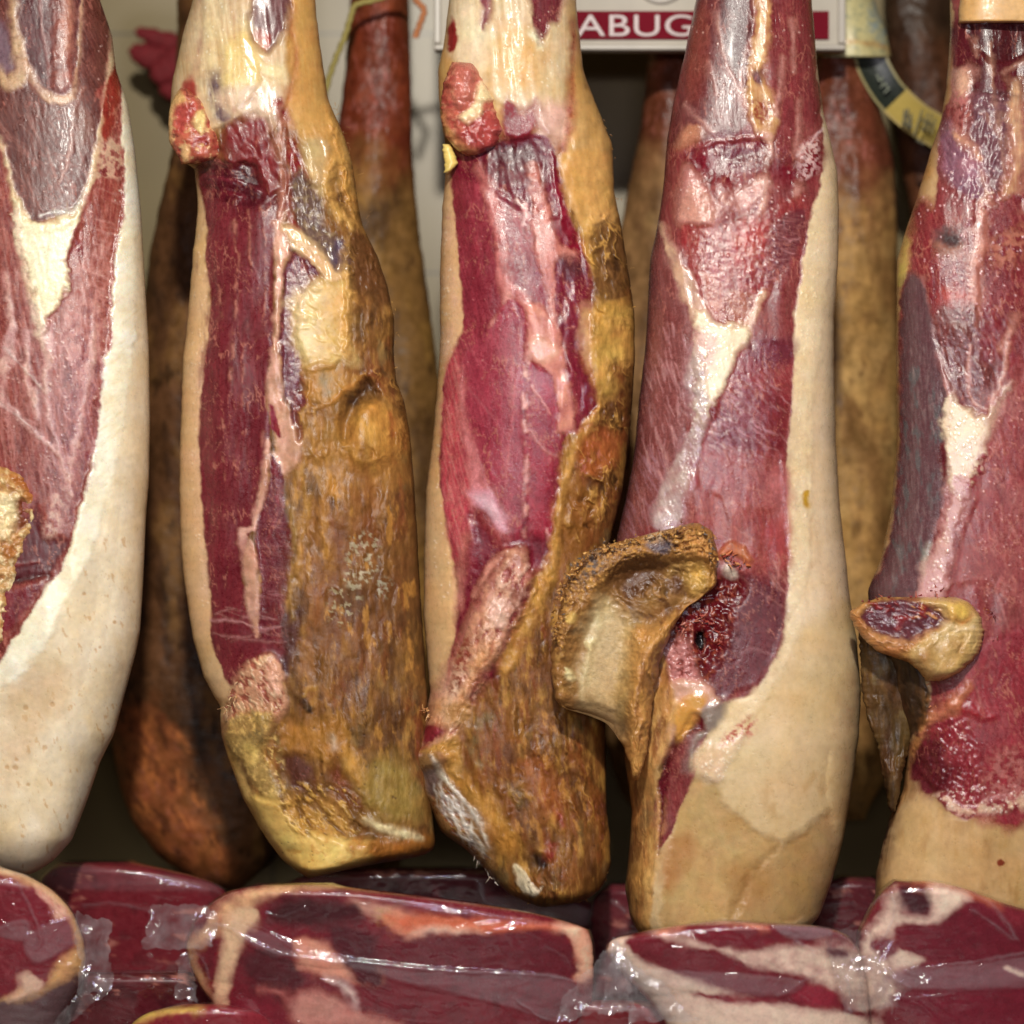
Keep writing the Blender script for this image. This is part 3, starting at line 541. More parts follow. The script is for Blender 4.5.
# ------------------------------------------------------------------ ham 3: bright pink-red muscle
def paint3(X, Y):
    s = Skin(X, Y, (142, 94, 44), .52, .15, 40, 3)
    al = "P:400,-120 660,-120 660,920 400,920"
    crust(s, al, (130, 84, 40), (86, 50, 22), (186, 138, 66), (124, 62, 28))
    # tan skin of the shank and its right flank
    s.poly("b:280,-300 690,-300 690,200 735,310 780,420 790,560 770,640 700,640 640,560 620,470 570,400 480,380 290,380 270,200", (198, 156, 98), soft=3, rough=.48, reg=2, fib=(84, 3, 40, .4, (176, 130, 72)))
    s.poly("b:320,-300 640,-300 650,0 655,150 640,280 600,380 540,330 450,290 360,200 310,150 300,80", (206, 182, 144), soft=6, rough=.44, h=1.5, fib=(88, 3, 50, .4, (196, 154, 102)), reg=2)
    s.poly("b:470,70 560,110 560,250 440,230 420,130", (208, 158, 84), soft=14, a=.8); s.poly("b:340,20 400,20 420,180 350,190", (228, 208, 172), soft=12)
    s.poly("b:395,-200 430,-200 430,30 418,70 402,60", (128, 66, 70), soft=3, h=-2); s.poly("b:305,100 320,50 332,80 330,130 312,150", (136, 36, 36), soft=2)
    s.poly("b:540,-200 630,-200 630,40 600,70 570,130 550,70", (110, 34, 50), soft=2.5, h=-2, rough=.28, fib=(85, 2, 20, .4, (150, 80, 90)), reg=1)
    s.line("b:545,95 560,115 570,130", (236, 226, 190), w=16, soft=2, h=1.5); s.bumps("b:300,0 690,0 640,380 420,300 320,150", 12, 1.4, 85, 60)
    s.line("b:665,60,10 662,200,14 655,300,22 640,380,30 630,430,16", (150, 40, 46), soft=2.5, rough=.3, h=-1, reg=1)
    s.line("b:690,200,60 735,330,80 770,470,70 790,600,50", (190, 146, 82), soft=6, a=.8, fib=(85, 3, 30, .4, (160, 112, 56)))
    s.flecks("b:320,20 640,20 600,340 440,240", 50, .5, 1.2, (248, 236, 210), .7, .7, .12)
    s.poly("b:560,300 640,300 640,390 600,400 560,370", (210, 168, 148), soft=7, rough=.35)
    # pale strip on the left
    s.poly("b:270,470 322,480 335,650 352,850 360,1024 e:330,60 305,150 296,260 285,350 298,470 308,560 332,700 338,800 322,900 290,1020 h:240,120 200,120 200,-600 b:260,600", (212, 170, 118), soft=2, rough=.4, reg=2, fib=(88, 3, 40, .35, (220, 172, 128)), var=.08)
    s.line("b:305,600 310,760 325,900 e:300,40", (222, 178, 148), w=26, soft=6, a=.8, rough=.2); s.line("e:258,500 270,600 280,700 h:275,20", (206, 172, 122), w=30, soft=7, a=.7)
    s.flecks("b:295,600 340,1000 e:300,100 320,720 250,640 270,200", 70, .5, 1.4, (244, 220, 190), .7, .8, .1)
    # main cut face
    s.poly("b:318,470 380,440 470,400 560,380 610,430 650,620 690,690 720,820 700,1024 e:700,0 730,190 690,260 640,280 620,450 600,560 590,640 540,680 430,760 360,830 290,1020 300,960 330,820 345,720 320,600 300,500 282,380 288,260 300,100 335,0 b:350,900 340,760 325,600", (132, 36, 56), soft=1.3, warp=2, rough=.31, var=.1, vs=25, reg=1, fib=(72, 1.8, 40, .35, (172, 70, 92)))
    mt = "b:320,470 600,420 700,1000 e:620,450 590,620 350,800 290,400"
    s.bumps(mt, 4, .7, 75, 24); s.bumps(mt, 30, 3, 80, 80)
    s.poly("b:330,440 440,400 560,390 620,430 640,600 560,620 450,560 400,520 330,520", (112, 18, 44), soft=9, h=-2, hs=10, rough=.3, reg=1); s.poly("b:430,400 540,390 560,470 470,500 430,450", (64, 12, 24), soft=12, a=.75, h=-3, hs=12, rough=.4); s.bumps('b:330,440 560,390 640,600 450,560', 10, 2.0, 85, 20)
    s.poly("b:470,280 520,310 560,280 560,360 500,400 460,370", (132, 28, 48), soft=5, rough=.4, h=1, reg=1)
    # fat seams
    s.line("b:395,480,24 430,560,34 448,660,30 462,750,36 470,810,44 520,850,30 545,880,20", (198, 112, 116), soft=2.2, rough=.24, h=1.2)
    s.line("b:470,790,14 480,840,26 462,880,10 430,930,8", (206, 140, 130), soft=1.6, h=1.2, rough=.2)
    s.line("b:545,470,24 565,560,40 580,650,60 592,720,70 598,800,44 608,860,26 612,930,24 625,1024,20", (200, 120, 112), soft=2, rough=.24, h=1.4); s.line("b:560,500,8 575,640,10 580,760,8", (170, 90, 88), soft=1.5)
    s.line("b:640,720,50 600,760,40", (206, 130, 118), soft=3)
    s.line("b:530,870,24 560,900,60 570,960,90 590,1024,100 e:590,60,80 640,180,44 640,240,50", (216, 146, 126), soft=2.4, rough=.24, h=1.6, reg=2); s.poly("b:530,980 570,960 620,1000 e:590,60 560,60 540,40", (226, 172, 150), soft=5, rough=.15, h=1)
    s.poly("b:610,750 660,742 700,728 722,830 700,900 e:710,40 732,180 712,250 690,260 680,180 655,60 640,0 b:625,940 612,850", (122, 26, 50), soft=1.6, rough=.22, reg=1, fib=(80, 2, 20, .35, (160, 70, 90)))
    s.poly("b:600,430 625,540 650,620 695,690 690,720 640,700 625,620 605,520", (132, 20, 46), soft=2.5, rough=.22, reg=1); s.poly("b:620,730 680,740 690,780 640,800", (98, 42, 56), soft=5)
    s.line("b:700,880,30 700,960,40 720,1024,40", (206, 160, 116), soft=3, reg=2)
    # lower muscles
    s.poly("b:475,850 528,890 530,1024 e:525,90 518,300 520,500 500,580 470,590 420,540 385,470 350,280 342,100 b:360,1000 420,940", (150, 46, 70), soft=2, rough=.25, reg=1, fib=(70, 1.6, 50, .3, (190, 84, 108)))
    s.poly("e:300,100 335,40 345,200 352,330 420,500 380,520 330,640 300,480 290,300", (184, 62, 84), soft=4, fib=(75, 3, 30, .6, (214, 126, 134)), rough=.26); s.line("e:345,90,10 350,230,20 375,320,30 400,430,44 450,520,24 470,580,14", (204, 120, 128), soft=3, h=1.2, rough=.2); s.poly("e:370,440 430,440 470,540 420,500", (214, 170, 176), soft=7, rough=.15)
    s.line("e:490,50,3 492,200,6 475,330,8 470,430,6", (196, 100, 112), soft=1.5, a=.8); s.line("e:370,140,3 440,230,3 520,330,3", (186, 100, 118), a=.6)
    s.poly("e:535,90 560,66 600,100 622,200 606,330 612,450 592,560 545,540 530,400", (150, 36, 62), soft=1.5, rough=.24, reg=1, fib=(60, 2, 24, .3, (186, 84, 98)))
    s.line("e:540,20,30 528,80,16 525,200,14 530,330,14 528,450,14 525,540,10 510,590,10", (216, 158, 146), soft=1.2, h=1.3, rough=.2, brk=18)
    for L in ("e:545,130,4 600,210,4", "e:540,260,4 580,310,3 610,330,3", "b:525,580,12 530,620,14", "e:590,540,10 600,600,8"): s.line(L, (210, 140, 140), soft=1.2, h=.8)
    s.marks("b:330,520 560,560 540,820 380,840", 30, 55, 40, 22, .8, (176, 76, 96), .5, .4); s.marks("e:360,60 515,60 510,500 430,480", 26, 45, 30, 40, .8, (186, 88, 108), .45, .4)
    s.marks("b:320,590 480,600 600,620 600,650 330,620", 8, 5, 8, 60, 1.0, (180, 90, 104), .6, .5)
    s.flecks(mt, 90, .5, 1.1, (224, 150, 156), .6, .7, .12)
    s.line("b:505,570 530,600 525,640", (236, 206, 196), w=12, soft=2, brk=5, h=1)
    # dark lower pocket
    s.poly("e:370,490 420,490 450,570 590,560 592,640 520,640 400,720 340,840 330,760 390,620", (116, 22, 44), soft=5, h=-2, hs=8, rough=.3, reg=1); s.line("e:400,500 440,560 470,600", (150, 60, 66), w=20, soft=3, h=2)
    s.line("e:470,600,10 430,640,18 400,690,10 380,730,8", (206, 140, 120), soft=1.2, h=1.5); s.line("e:360,560,14 340,660,20 342,760,16", (206, 130, 120), soft=3, a=.7)
    # bone
    s.line("e:500,620,60 480,700,120 440,790,130 400,870,120 350,960,110 300,1040,110 h:300,150,110 255,240,110", (198, 140, 112), w=100, soft=3, rough=.4, h=20, hs=9, reg=3); s.line('e:480,700,30 440,800,34 400,900,34 350,990,30 h:300,130,30 260,200,30', (232, 180, 146), soft=6, warp=4, h=3, hs=6, brk=9)
    bz = "e:470,620 580,690 500,860 420,960 h:380,130 250,290 210,250 e:320,1000 360,880 430,740"
    s.mottle(bz, (134, 42, 46), 7, .05, .4, .85, 115, 16, h=-1.5); s.mottle(bz, (226, 180, 152), 7, .1, .45, .85, 115, 16, h=1.5); s.bumps(bz, 6, 3, 115, 12); s.bumps(bz, 2.6, 1.2)
    s.poly("e:430,740 480,750 470,820 430,800", (226, 184, 164), soft=4, h=2, rough=.25); s.line("e:520,720,50 510,830,60 450,930,40 h:400,40,44 370,100,20", (104, 16, 38), soft=4, rough=.25, h=-2); s.line("e:420,870,40 370,960,44 h:300,130,50 250,200,50", (224, 162, 108), soft=5, a=.8, h=1)
    s.line("h:350,20,20 320,90,24 300,150,20", (236, 200, 172), soft=4, rough=.2); s.poly("e:340,860 380,850 350,980 310,1000", (140, 70, 50), soft=5, brk=6)
    s.poly("m:50,270 100,250 140,270 120,300 60,330", (124, 26, 40), soft=3, reg=3); s.poly("m:130,180 240,170 230,260 150,260", (176, 130, 76), soft=7, a=.8, reg=3)
    # crust on the right with its rolled edge
    s.line("e:740,185,14 700,260,30 660,320,34 636,420,26 618,540,22 600,640,36 560,740,40 520,830,44 470,930,40", (198, 146, 72), soft=2.5, h=5, hs=4, rough=.4)
    s.poly("b:630,440 760,440 785,600 770,660 720,640 690,660 650,560", (206, 156, 88), soft=5, rough=.38, reg=2); s.line("b:720,650,20 700,690,24 730,760,30", (220, 168, 84), soft=3, h=2.5)
    s.poly("b:720,650 790,640 830,760 800,860 740,850 725,760", (118, 80, 40), soft=8, warp=6, h=-2, fib=(70, 3, 20, .5, (70, 44, 26))); s.poly("b:730,870 830,880 838,1024 e:790,60 760,150 720,100 b:715,980", (196, 148, 72), soft=9, warp=7, ws=16, var=.25, h=2)
    s.poly("e:680,290 760,250 800,330 720,400 690,420", (150, 78, 36), soft=7); s.poly("e:640,420 720,420 700,560 640,620", (136, 86, 36), soft=8); s.poly("e:700,400 720,390 715,430", (60, 34, 18), soft=4)
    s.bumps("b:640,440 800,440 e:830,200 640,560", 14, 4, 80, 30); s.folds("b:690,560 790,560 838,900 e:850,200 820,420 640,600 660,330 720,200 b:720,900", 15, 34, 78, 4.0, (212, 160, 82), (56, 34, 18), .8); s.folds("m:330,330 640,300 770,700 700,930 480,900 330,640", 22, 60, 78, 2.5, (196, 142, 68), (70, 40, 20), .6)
    # lower crust
    s.poly("m:170,480 260,480 420,700 360,760 300,620", (192, 136, 58), soft=10, a=.8); s.poly("m:400,300 560,420 600,620 500,560 420,420", (160, 84, 36), soft=12, a=.6)
    s.mottle("m:200,300 700,200 780,760 500,900 300,600", (120, 66, 26), 14, 0, .5, .7, 75, 50)
    s.poly("m:480,760 530,770 540,820 490,820", (44, 26, 16), soft=4, h=-2); s.line("m:555,730 550,770", (132, 34, 36), w=34, soft=3); s.line("m:590,610 605,650", (140, 50, 36), w=16, soft=2)
    s.poly("m:410,800 440,820 500,900 520,890 500,930 460,920 420,860", (226, 206, 168), soft=1.6, h=2, rough=.25)
    s.line("m:430,340 440,375", (206, 160, 90), w=18, soft=2, h=1.5); s.flecks("m:250,250 700,300 760,800 450,880", 26, .8, 1.8, (66, 36, 16), .7, -.8, .5)
    s.mottle('m:380,60 560,160 740,300 780,760 600,900 420,700 320,420', (70, 40, 20), 20, .12, .5, .6, 80, 50); s.mottle('m:380,60 740,300 780,760 420,700', (190, 132, 62), 12, .25, .55, .55, 80, 30)
    # torn clear membrane on the lower left edge
    s.poly("m:20,400 90,360 140,440 170,500 260,590 320,740 325,840 270,780 180,700 110,640 60,560 20,480", (150, 110, 66), soft=3, rough=.3, h=2, hs=5, reg=3)
    s.poly("m:50,430 110,420 130,480 90,540 55,500", (96, 76, 70), soft=5, h=-3, rough=.14); s.mottle("m:90,540 160,500 300,760 260,760 120,640", (128, 60, 34), 7, 0, .4, .8, h=-1.5)
    s.line("m:80,370,14 130,460,16 200,540,14 260,620,12 310,740,10", (226, 218, 200), soft=1.5, h=2.5, rough=.1); s.marks("m:90,520 190,530 310,780 180,680", 80, 60, 35, 20, .9, (236, 230, 216), .8, 1.2, .1)
    s.poly("m:10,360 60,350 180,300 200,420 180,470 120,380 60,370", (186, 136, 66), soft=4, h=3, reg=3)
    return s
# ------------------------------------------------------------------ ham 4
def paint4(X, Y):
    s = Skin(X, Y, (226, 200, 164), .36, .06, 60, 4); s.g[:] = 2
    al = "P:600,-120 880,-120 880,960 600,960"
    s.mottle(al, (214, 184, 144), 40, .1, .7, .5, 88, 120); s.bumps(al, 40, 2.5, 88, 120)
    s.poly("P:630,960 640,800 690,745 730,700 790,640 850,600 870,700 850,960", (212, 184, 138), soft=12, var=.08, vs=40)  # lower end in a darker tone; light falloff is partly put into it
    # trimming facets low down
    s.poly("i:50,340 130,330 190,420 290,490 330,520 250,600 200,720 0,760 20,520", (192, 158, 104), soft=4, h=-2.5, hs=5); s.poly("i:330,520 420,460 470,420 490,520 460,700 190,760 236,612", (180, 144, 94), soft=4, h=-3.5, hs=6)
    s.poly("i:180,580 270,560 300,640 200,700", (164, 118, 62), soft=10, a=.7); s.poly("i:0,520 60,480 90,520 40,620 0,640", (170, 112, 60), soft=8, a=.7)
    s.line("i:550,60,60 530,330,60 490,520,60 440,700,60", (182, 146, 106), soft=10, h=-3, hs=12); s.line("i:468,250,8 460,380,10 480,440,14", None, h=-3, hs=6); s.mottle("i:60,330 480,330 440,760 0,760", (186, 146, 92), 26, .1, .6, .5, 92, 50)
    s.line("f:440,100 430,300 440,600 500,800", (192, 150, 104), w=14, soft=6, a=.4, h=-1, hs=6); s.line("f:415,180 410,420 420,640 360,800", (190, 146, 96), w=8, soft=3, a=.6, h=-1)
    s.flecks('i:80,350 480,330 440,740 20,740', 12, .7, 1.6, (150, 104, 60), .5, -.5, .5)
    # wet cut edge of fat
    s.line("c:440,470,30 462,520,50 448,640,74 430,760,84 415,880,84 405,1024,80 f:395,40,76 388,200,70 380,400,74 385,560,70 380,700,60 365,800,50 335,880,56 290,960,70 240,1024,90 i:210,110,100 170,230,90 130,310,50", (232, 208, 168), soft=2.5, rough=.26, var=.07, h=1.6, hs=3)
    s.flecks("c:410,560 450,640 430,1000 f:400,100 410,600 370,860 340,860 360,500 375,100", 150, .6, 1.4, (244, 226, 190), .7, 1.0, .1)
    s.poly("f:395,435 412,430 412,475 398,470", (196, 150, 50), soft=2)
    # the face of meat
    mt = "P:640,-120 812,-120 c:422,0 432,180 445,300 455,420 440,540 412,640 392,780 372,900 366,1024 f:368,0 362,200 346,400 352,560 352,700 342,800 330,880 290,950 240,1010 i:150,130 90,310 40,420 10,500 P:640,850 655,740 640,700 590,700 590,560 600,545"
    s.poly(mt, (130, 48, 58), soft=1.4, warp=2.5, rough=.34, var=.14, vs=22, reg=1, fib=(80, 1.8, 24, .4, (160, 90, 94)))
    s.bumps(mt, 4, .9, 80, 12); s.bumps(mt, 24, 2.6, 85, 60)
    # shank muscles
    s.poly("c:90,-300 260,-300 250,100 240,220 250,300 200,390 100,400 40,430 20,380 60,180", (104, 42, 52), soft=2, rough=.28, fib=(78, 2, 30, .4, (140, 80, 84)), reg=1)
    s.poly("c:170,-300 250,-300 240,60 230,200 180,180 160,80", (78, 46, 54), soft=4, a=.8); s.poly("c:90,40 120,20 130,120 110,260 70,280 60,180", (130, 60, 60), soft=6)
    s.poly("c:300,-300 420,-300 432,180 450,300 400,380 360,460 310,400 325,300 310,200", (126, 44, 56), soft=2, rough=.27, fib=(86, 2, 30, .35, (160, 86, 92)), reg=1)
    s.line("c:285,-200,44 282,40,42 270,140,46 262,210,44 268,270,70 285,340,76 292,385,34", (198, 150, 92), soft=2, rough=.3, h=4, hs=5, fib=(92, 2, 20, .5, (224, 186, 130)), reg=2)
    s.poly("c:245,290 300,290 310,330 270,350 245,330", (140, 66, 40), soft=4, brk=5, h=-1); s.poly("c:255,200 280,200 280,235 260,235", (100, 50, 56), soft=3)
    s.line("c:292,385,26 298,440,24 290,500,18 285,560,20 270,640,18 255,720,14 240,790,16 200,810,8 180,820,4", (208, 160, 140), soft=1.5, rough=.24, h=1.6); s.line("c:280,520,40 230,570,50 180,580,26 170,560,10", (206, 156, 138), soft=3, rough=.24, h=1.5)
    for L in ("c:150,40,8 170,160,8 200,230,7 235,310,8", "c:340,160,6 330,250,10 318,330,14", "c:130,180,4 150,270,4", "c:365,60,10 370,200,6", "c:240,120,5 222,200,5 225,300,5", "c:385,290,8 378,420,14 390,470,40 380,540,24 360,640,14 330,740,8 300,820,8",
              "c:60,300,8 90,330,8 120,360,10 150,400,6", "c:90,560,50 80,610,70 90,640,40", "c:120,560,30 128,640,20 118,700,22 130,790,12", "c:150,600,30 130,640,20"): s.line(L, (206, 156, 138), soft=2.2, h=.8, rough=.26, a=.62)
    s.poly("c:60,360 100,360 110,400 60,430 35,420", (176, 116, 90), soft=4, rough=.25, h=1); s.poly("c:65,450 120,540 140,620 100,660 50,650 40,580 55,520", (206, 150, 136), soft=6, a=.75, rough=.16, h=2)
    # glossy fold across the joint
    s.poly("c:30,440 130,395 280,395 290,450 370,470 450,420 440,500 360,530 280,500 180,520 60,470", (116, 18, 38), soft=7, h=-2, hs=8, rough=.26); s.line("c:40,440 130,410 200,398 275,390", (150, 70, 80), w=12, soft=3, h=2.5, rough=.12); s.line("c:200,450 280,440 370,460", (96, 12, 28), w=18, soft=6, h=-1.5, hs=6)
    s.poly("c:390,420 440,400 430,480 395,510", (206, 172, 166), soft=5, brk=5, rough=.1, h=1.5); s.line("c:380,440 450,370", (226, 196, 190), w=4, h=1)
    # diamond between shank and thigh
    s.poly("c:50,640 170,640 290,600 400,560 380,720 300,830 250,900 210,930 170,920 110,860 70,760", (146, 44, 54), soft=5, rough=.2, reg=1, fib=(75, 2.5, 16, .4, (186, 100, 98))); s.poly("c:100,760 150,800 165,900 120,860", (170, 84, 74), soft=5); s.poly("c:180,830 260,850 230,920 180,900", (156, 84, 70), soft=5)
    s.poly("c:300,640 400,600 380,720 310,800 270,760", (110, 42, 58), soft=6, fib=(10, 2, 16, .5, (160, 100, 104))); s.poly("c:200,660 290,640 280,760 200,760", (170, 50, 50), soft=8, a=.7)
    s.marks("c:60,660 390,580 300,820 140,860", 50, 10, 30, 16, 1.0, (206, 150, 146), .6, .8, .12); s.bumps("c:60,440 400,440 300,840 120,860", 7, 2.2)
    s.flecks("c:60,450 430,450 300,840 120,880", 110, .5, 1.4, (240, 206, 200), .75, 1.1, .08)
    s.flecks("c:80,20 420,20 440,400 60,400", 60, .5, 1.2, (226, 186, 170), .7, .8, .1)
    # left muscle, mauve
    s.poly("c:0,650 60,800 90,920 100,1024 f:90,60 70,200 60,320 0,440 P:640,536 600,560 590,500 636,300 655,220", (128, 62, 68), soft=2, rough=.26, reg=1, fib=(82, 1.8, 30, .4, (156, 98, 100)))
    s.line("b:885,780,10 868,1000,14 e:848,200,16 820,420,26 770,580,40", (106, 62, 72), soft=5, a=.8)
    s.marks("e:870,0 1000,0 960,300 880,480 800,560 840,400", 80, 78, 10, 18, 1.0, (206, 158, 150), .65, .8, .12); s.marks("e:860,40 1000,40 960,200 860,200", 8, 10, 5, 60, .8, (160, 100, 100), .4, .4)
    s.marks("e:830,330 960,330 900,520 800,570", 40, 62, 10, 26, 1.0, (176, 136, 140), .5, .7, .12)
    # V of fat
    s.line("c:-10,640,12 20,720,24 55,790,44 85,860,50 120,920,50 170,960,60", (206, 168, 140), soft=2, rough=.26, h=2, reg=2); s.line("c:285,830,12 262,880,22 240,930,30 220,980,50", (206, 168, 140), soft=2, h=1.6, rough=.26)
    s.poly("c:95,890 160,925 240,930 236,1024 f:228,20 180,120 140,170 110,250 90,180 90,60 c:90,1000", (234, 214, 180), soft=3, warp=6, ws=8, rough=.28, h=2, reg=2, var=.08); s.poly("c:90,940 150,960 140,1024 f:110,100 90,80", (200, 150, 136), soft=7, a=.8)
    s.line("f:95,40,34 90,130,60 105,220,50 88,300,60 60,370,80 30,440,80 5,510,80", (176, 152, 146), soft=3, rough=.14, h=2.2, hs=4, fib=(70, 2, 16, .5, (214, 194, 184)), reg=2); s.bumps("f:70,60 130,100 110,300 60,520 -20,520 40,350", 5, 2.6)
    s.flecks("f:80,60 130,120 110,280 40,480 -10,500 60,330", 90, .6, 1.4, (240, 226, 216), .7, 1.2, .06)
    s.flecks("c:110,930 230,940 f:200,60 130,160 95,120", 60, .6, 1.3, (248, 232, 196), .7, 1, .1)
    # right thigh
    s.poly("f:225,20 362,20 356,200 340,340 330,470 250,480 110,420 100,330 130,230 180,130", (136, 42, 54), soft=3, rough=.22, reg=1, fib=(60, 2, 14, .5, (170, 90, 98))); s.poly("f:240,0 366,0 360,60 260,70", (110, 44, 64), soft=6, a=.8)
    s.poly("f:150,190 330,150 350,280 290,330 150,310 120,270", (112, 28, 42), soft=9, a=.7, rough=.18); s.bumps("f:120,150 350,60 340,340 130,330", 6, 2.4, 40, 12); s.marks("f:130,180 350,120 330,330 130,310", 55, 40, 20, 14, 1.1, (206, 150, 160), .6, 1.0, .1)
    s.poly("f:100,360 330,330 345,500 350,640 250,660 130,620 80,500", (150, 60, 66), soft=8, rough=.28, fib=(80, 2.5, 20, .4, (176, 104, 104))); s.marks("f:100,340 340,330 340,600 120,600", 26, 55, 40, 18, 1.2, (200, 130, 122), .5, .5)
    s.poly("f:300,380 350,380 350,520 320,500", (176, 90, 100), soft=6, rough=.15); s.poly("f:285,530 350,520 345,620 300,620", (170, 70, 80), soft=7, rough=.12)
    s.poly("f:200,660 300,690 345,720 330,860 290,940 220,1000 110,1020 80,900 130,760 160,680", (98, 26, 40), soft=5, rough=.32, h=-1, hs=8, reg=1, fib=(30, 3, 20, .3, (140, 70, 84))); s.line("f:200,890,5 260,880,6 320,900,6", (150, 90, 100), soft=1.6); s.line("f:200,660,3 280,720,5 340,760,5", (156, 92, 96), a=.7)
    s.line("f:205,850 220,900 190,930", (156, 96, 108), w=5, a=.7); s.marks("f:300,620 350,620 345,720 300,700", 8, 65, 20, 14, 1.4, (214, 150, 140), .7, .7)
    # torn red pocket by the bone
    s.poly("f:40,770 120,700 200,660 230,720 190,770 180,850 130,920 100,1000 i:80,60 0,60 P:655,690", (96, 14, 26), soft=4, h=-4, hs=6, rough=.22); s.bumps("f:40,770 200,660 190,850 100,1000 20,1000", 9, 4.5); s.bumps("f:40,770 200,660 190,850 100,1000 20,1000", 4, 2); s.mottle("f:40,770 200,660 190,850 100,1000 20,1000", (156, 66, 52), 6, .1, .4, .7, h=1.5)
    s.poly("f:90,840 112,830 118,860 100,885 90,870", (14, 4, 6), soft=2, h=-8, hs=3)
    s.poly("f:20,860 70,860 90,940 i:90,10 100,60 20,60 P:664,650", (190, 126, 122), soft=5, rough=.2, h=2); s.mottle("f:20,860 80,860 90,960 10,1000", (130, 40, 50), 7, 0, .4, .8, h=-1)
    s.line("f:165,610,20 190,590,30 230,610,24 240,640,10", (190, 106, 64), soft=2, h=5, hs=3, rough=.4); s.line("f:180,650 195,670", (216, 204, 186), w=20, soft=2, h=2)
    s.poly("i:0,60 100,50 160,110 110,140 60,180 20,230 0,200", (206, 156, 132), soft=4, rough=.24, h=1.5, reg=2); s.poly("i:100,130 180,110 150,180 100,220 80,290 60,290 90,190", (140, 124, 112), soft=5, rough=.16, h=1.5); s.poly("i:180,190 230,160 255,150 250,200 200,230 160,240", (180, 96, 76), soft=4, brk=5, fib=(60, 2, 10, .6, (220, 170, 140)))
    s.poly("i:80,290 110,230 190,230 230,200 180,290 160,330 110,320", (226, 196, 160), soft=4, rough=.12, h=1.2); s.flecks("i:80,290 240,170 170,330 100,310 110,200", 50, .6, 1.5, (248, 236, 210), .7, 1, .08)
    # rind edge down the left side, under the bone plate
    s.poly("P:600,690 664,600 668,700 f:i:0,100 20,230 10,300 P:668,760 656,850 650,960 600,960", None) if False else None
    crust(s, "P:590,700 650,640 672,690 669,720 660,760 656,800 655,850 650,905 646,960 600,960", (176, 124, 66), (104, 62, 30), (214, 166, 96), (140, 84, 44), 2.0)
    s.line("h:960,120,30 920,240,26 905,330,20 910,420,18 900,540,20 880,640,20 870,740,20", (206, 160, 96), soft=2, h=4, hs=4)
    s.poly("h:1000,140 1040,190 i:30,210 P:668,790 661,826 h:905,540 910,420 905,330 950,240", (104, 24, 40), soft=2, rough=.25, h=-3, reg=1, fib=(20, 2, 10, .5, (60, 14, 22))); s.line("h:1000,170,14 950,240,16 910,300,14", (40, 20, 18), soft=3, h=-2)
    s.poly("h:960,120 1010,80 1040,100 1010,160 960,220", (206, 148, 72), soft=4, h=2)
    return s

